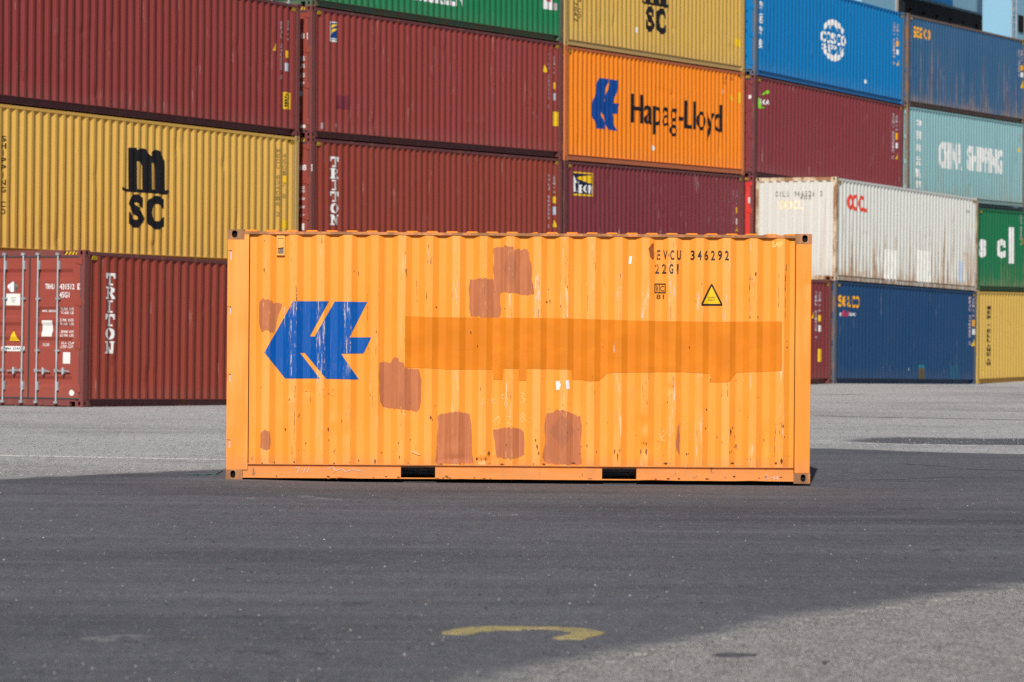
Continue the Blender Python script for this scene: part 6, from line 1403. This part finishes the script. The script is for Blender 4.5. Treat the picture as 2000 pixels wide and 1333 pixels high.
# loose grit: thousands of pebbles nobody could count
def grit(name, spec, seed):
    rnd = np.random.default_rng(seed); V, F, MI = [], [], []
    base = np.array([(1, 0, 0), (-1, 0, 0), (0, 1, 0), (0, -1, 0), (0, 0, 1), (0, 0, -.4)]); tri = np.array([(0, 2, 4), (2, 1, 4), (1, 3, 4), (3, 0, 4), (2, 0, 5), (1, 2, 5), (3, 1, 5), (0, 3, 5)])
    off = 0
    for count, d0, d1, inside, r0, r1, mi in spec:
        u = rnd.random(count); D = (d0**-.7+(d1**-.7-d0**-.7)*u)**(-1/.7)
        X = (rnd.random(count)*2-1)*(D*.150+.4); r = r0*(r1/r0)**(rnd.random(count)**2.2)
        keep = np.array([inside(x, y) for x, y in zip(X, D)], bool)
        X, D, r = X[keep], D[keep], r[keep]; n = len(X)
        s = r[:, None, None]*(.7+.6*rnd.random((n, 6, 1)))
        Z = np.array([hgt(x, y) for x, y in zip(X, D)])+.004
        P = base[None]*s*np.array([1, 1, .8]); P = P+np.stack([X, D, Z+r*.3], 1)[:, None, :]
        V.append(P.reshape(-1, 3)); F.append((tri[None]+6*np.arange(n)[:, None, None]+off).reshape(-1, 3)); MI.append(np.full(8*n, mi)); off += 6*n
    V = np.concatenate(V); F = np.concatenate(F); MI = np.concatenate(MI)
    me = bpy.data.meshes.new(name); me.from_pydata(V.tolist(), [], F.tolist()); me.polygons.foreach_set('material_index', MI.astype(int).tolist())
    for m in (flat('pale_grit', (.52, .51, .49), .8, .3), flat('mid_grit', (.26, .26, .26), .8, .3), flat('dark_grit', (.06, .06, .062), .8, .3)): me.materials.append(m)
    o = bpy.data.objects.new(name, me); COL.objects.link(o); o['kind'] = 'stuff'; o['label'] = 'loose pale and dark grit scattered over the asphalt'
    return o
indark = poly_test(GROUND['dark']); inlight = lambda x, y: not indark(x, y)
grit('grit', [(1500, 15, 52, indark, .0022, .0085, 0), (5200, 15, 52, indark, .002, .006, 1), (2400, 15, 52, indark, .003, .009, 2),
              (16000, 36, 95, inlight, .004, .012, 1), (2500, 36, 95, inlight, .003, .010, 2), (12000, 36, 95, inlight, .004, .012, 0),
              (9000, 14, 25, inlight, .0016, .005, 1), (9000, 14, 25, inlight, .0016, .0045, 2), (9000, 14, 25, inlight, .0016, .0045, 0)], 11)
# a frayed strap lying by the lone container
mb = MB(); q = GROUND['strap']; prev = None
for i in range(len(q)-1): mb.tube((q[i][0], q[i][1], .010), (q[i+1][0], q[i+1][1], .010), .0065, MATS.setdefault('strap', flat('teal_webbing', (.07, .17, .18), .8)), 6)
tag(mb.build('strap'), 'frayed teal strap on the ground by the bottom left corner of the lone orange container', 'strap')

# ------------------------------------------------------------------ pale blue quay crane behind the stacks
def crane():
    root = bpy.data.objects.new('harbour_crane', None); COL.objects.link(root)
    tag(root, 'pale blue steel crane legs and girder rising behind the stacks at the top right', 'crane')
    root.matrix_world = Matrix.Translation((0, 0, 0))
    R = Matrix.Rotation(math.pi/2-.45985, 4, 'Z')
    pb = paint('pale_blue_steel', (.215, .415, .56), 31, fade=.12, streak=.1, scratch=0); pd = paint('deep_blue_shaded_steel', (.0, .13, .36), 33, fade=.0, streak=.05, scratch=0); dk = flat('undercarriage_painted_shade', (.030, .034, .042), .8, .25)
    be = flat('sandy_edge', (.50, .47, .40)); ld = flat('ladder_steel', (.42, .44, .48), .5, .2, .3)
    def at(o, x, y): o.parent = root; o.matrix_world = Matrix.Translation((x, y, 0)) @ R; return o
    # right leg: lit end face and shaded long side
    mb = MB(); mb.box(0, 5.5, 0, 1.27, 0, 26, pb); mb.box(.9, 1.5, -.06, 0, 14.2, 14.9, MATS['hollow']); mb.box(.9, 1.5, -.06, 0, 12.8, 13.4, MATS['hollow']); at(mb.build('leg'), 20.93, 150)
    mb = MB()
    for y in (-.05, -.25): mb.tube((-.10, y, 9), (-.10, y, 25), .022, ld, 6)
    for i in range(53): mb.tube((-.10, -.05, 9.1+.3*i), (-.10, -.25, 9.1+.3*i), .011, ld, 5)
    for i in range(6): mb.box(-.10, .02, -.17, -.13, 10+i*2.5, 10.06+i*2.5, ld)
    at(mb.build('ladder'), 20.93, 150)
    # left leg with a sandy corner strip
    mb = MB(); mb.box(-4.0, 0, 0, 2.2, 0, 26, pb); mb.box(0.0, .30, -.02, .5, 0, 26, be); at(mb.build('leg'), 16.05, 150)
    # girder between them, undercarriage beneath and deep blue haunch, both with shade painted in
    zg = 15.86
    mb = MB(); mb.box(0, 14, 0, 1.4, zg, 26, pb)
    mb.add([(-.6, -.03, zg+.01), (5.6, -.03, zg+.01), (4.4, -.03, zg+3.2), (-.6, -.03, zg+3.2)], [(0, 1, 2, 3)], pd); at(mb.build('girder'), 16.9, 152.5)
    mb = MB(); mb.box(-1.2, 14, .10, 1.3, 12.2, zg-.01, dk)
    for i in range(6):
        mb.tube((.4+i*1.75, .16, 14.75), (.4+i*1.75, .02, 14.75), .20, MATS['hollow'], 12)
        if i % 3 == 1: mb.box(.1+i*1.75, .6+i*1.75, -.05, .15, 14.38, 14.5, MK['paper'])
        mb.box(1.2+i*1.75, 1.3+i*1.75, .02, .16, 14.9, 15.4, MATS['hollow'])
    at(mb.build('undercarriage'), 16.6, 152.5)
crane()
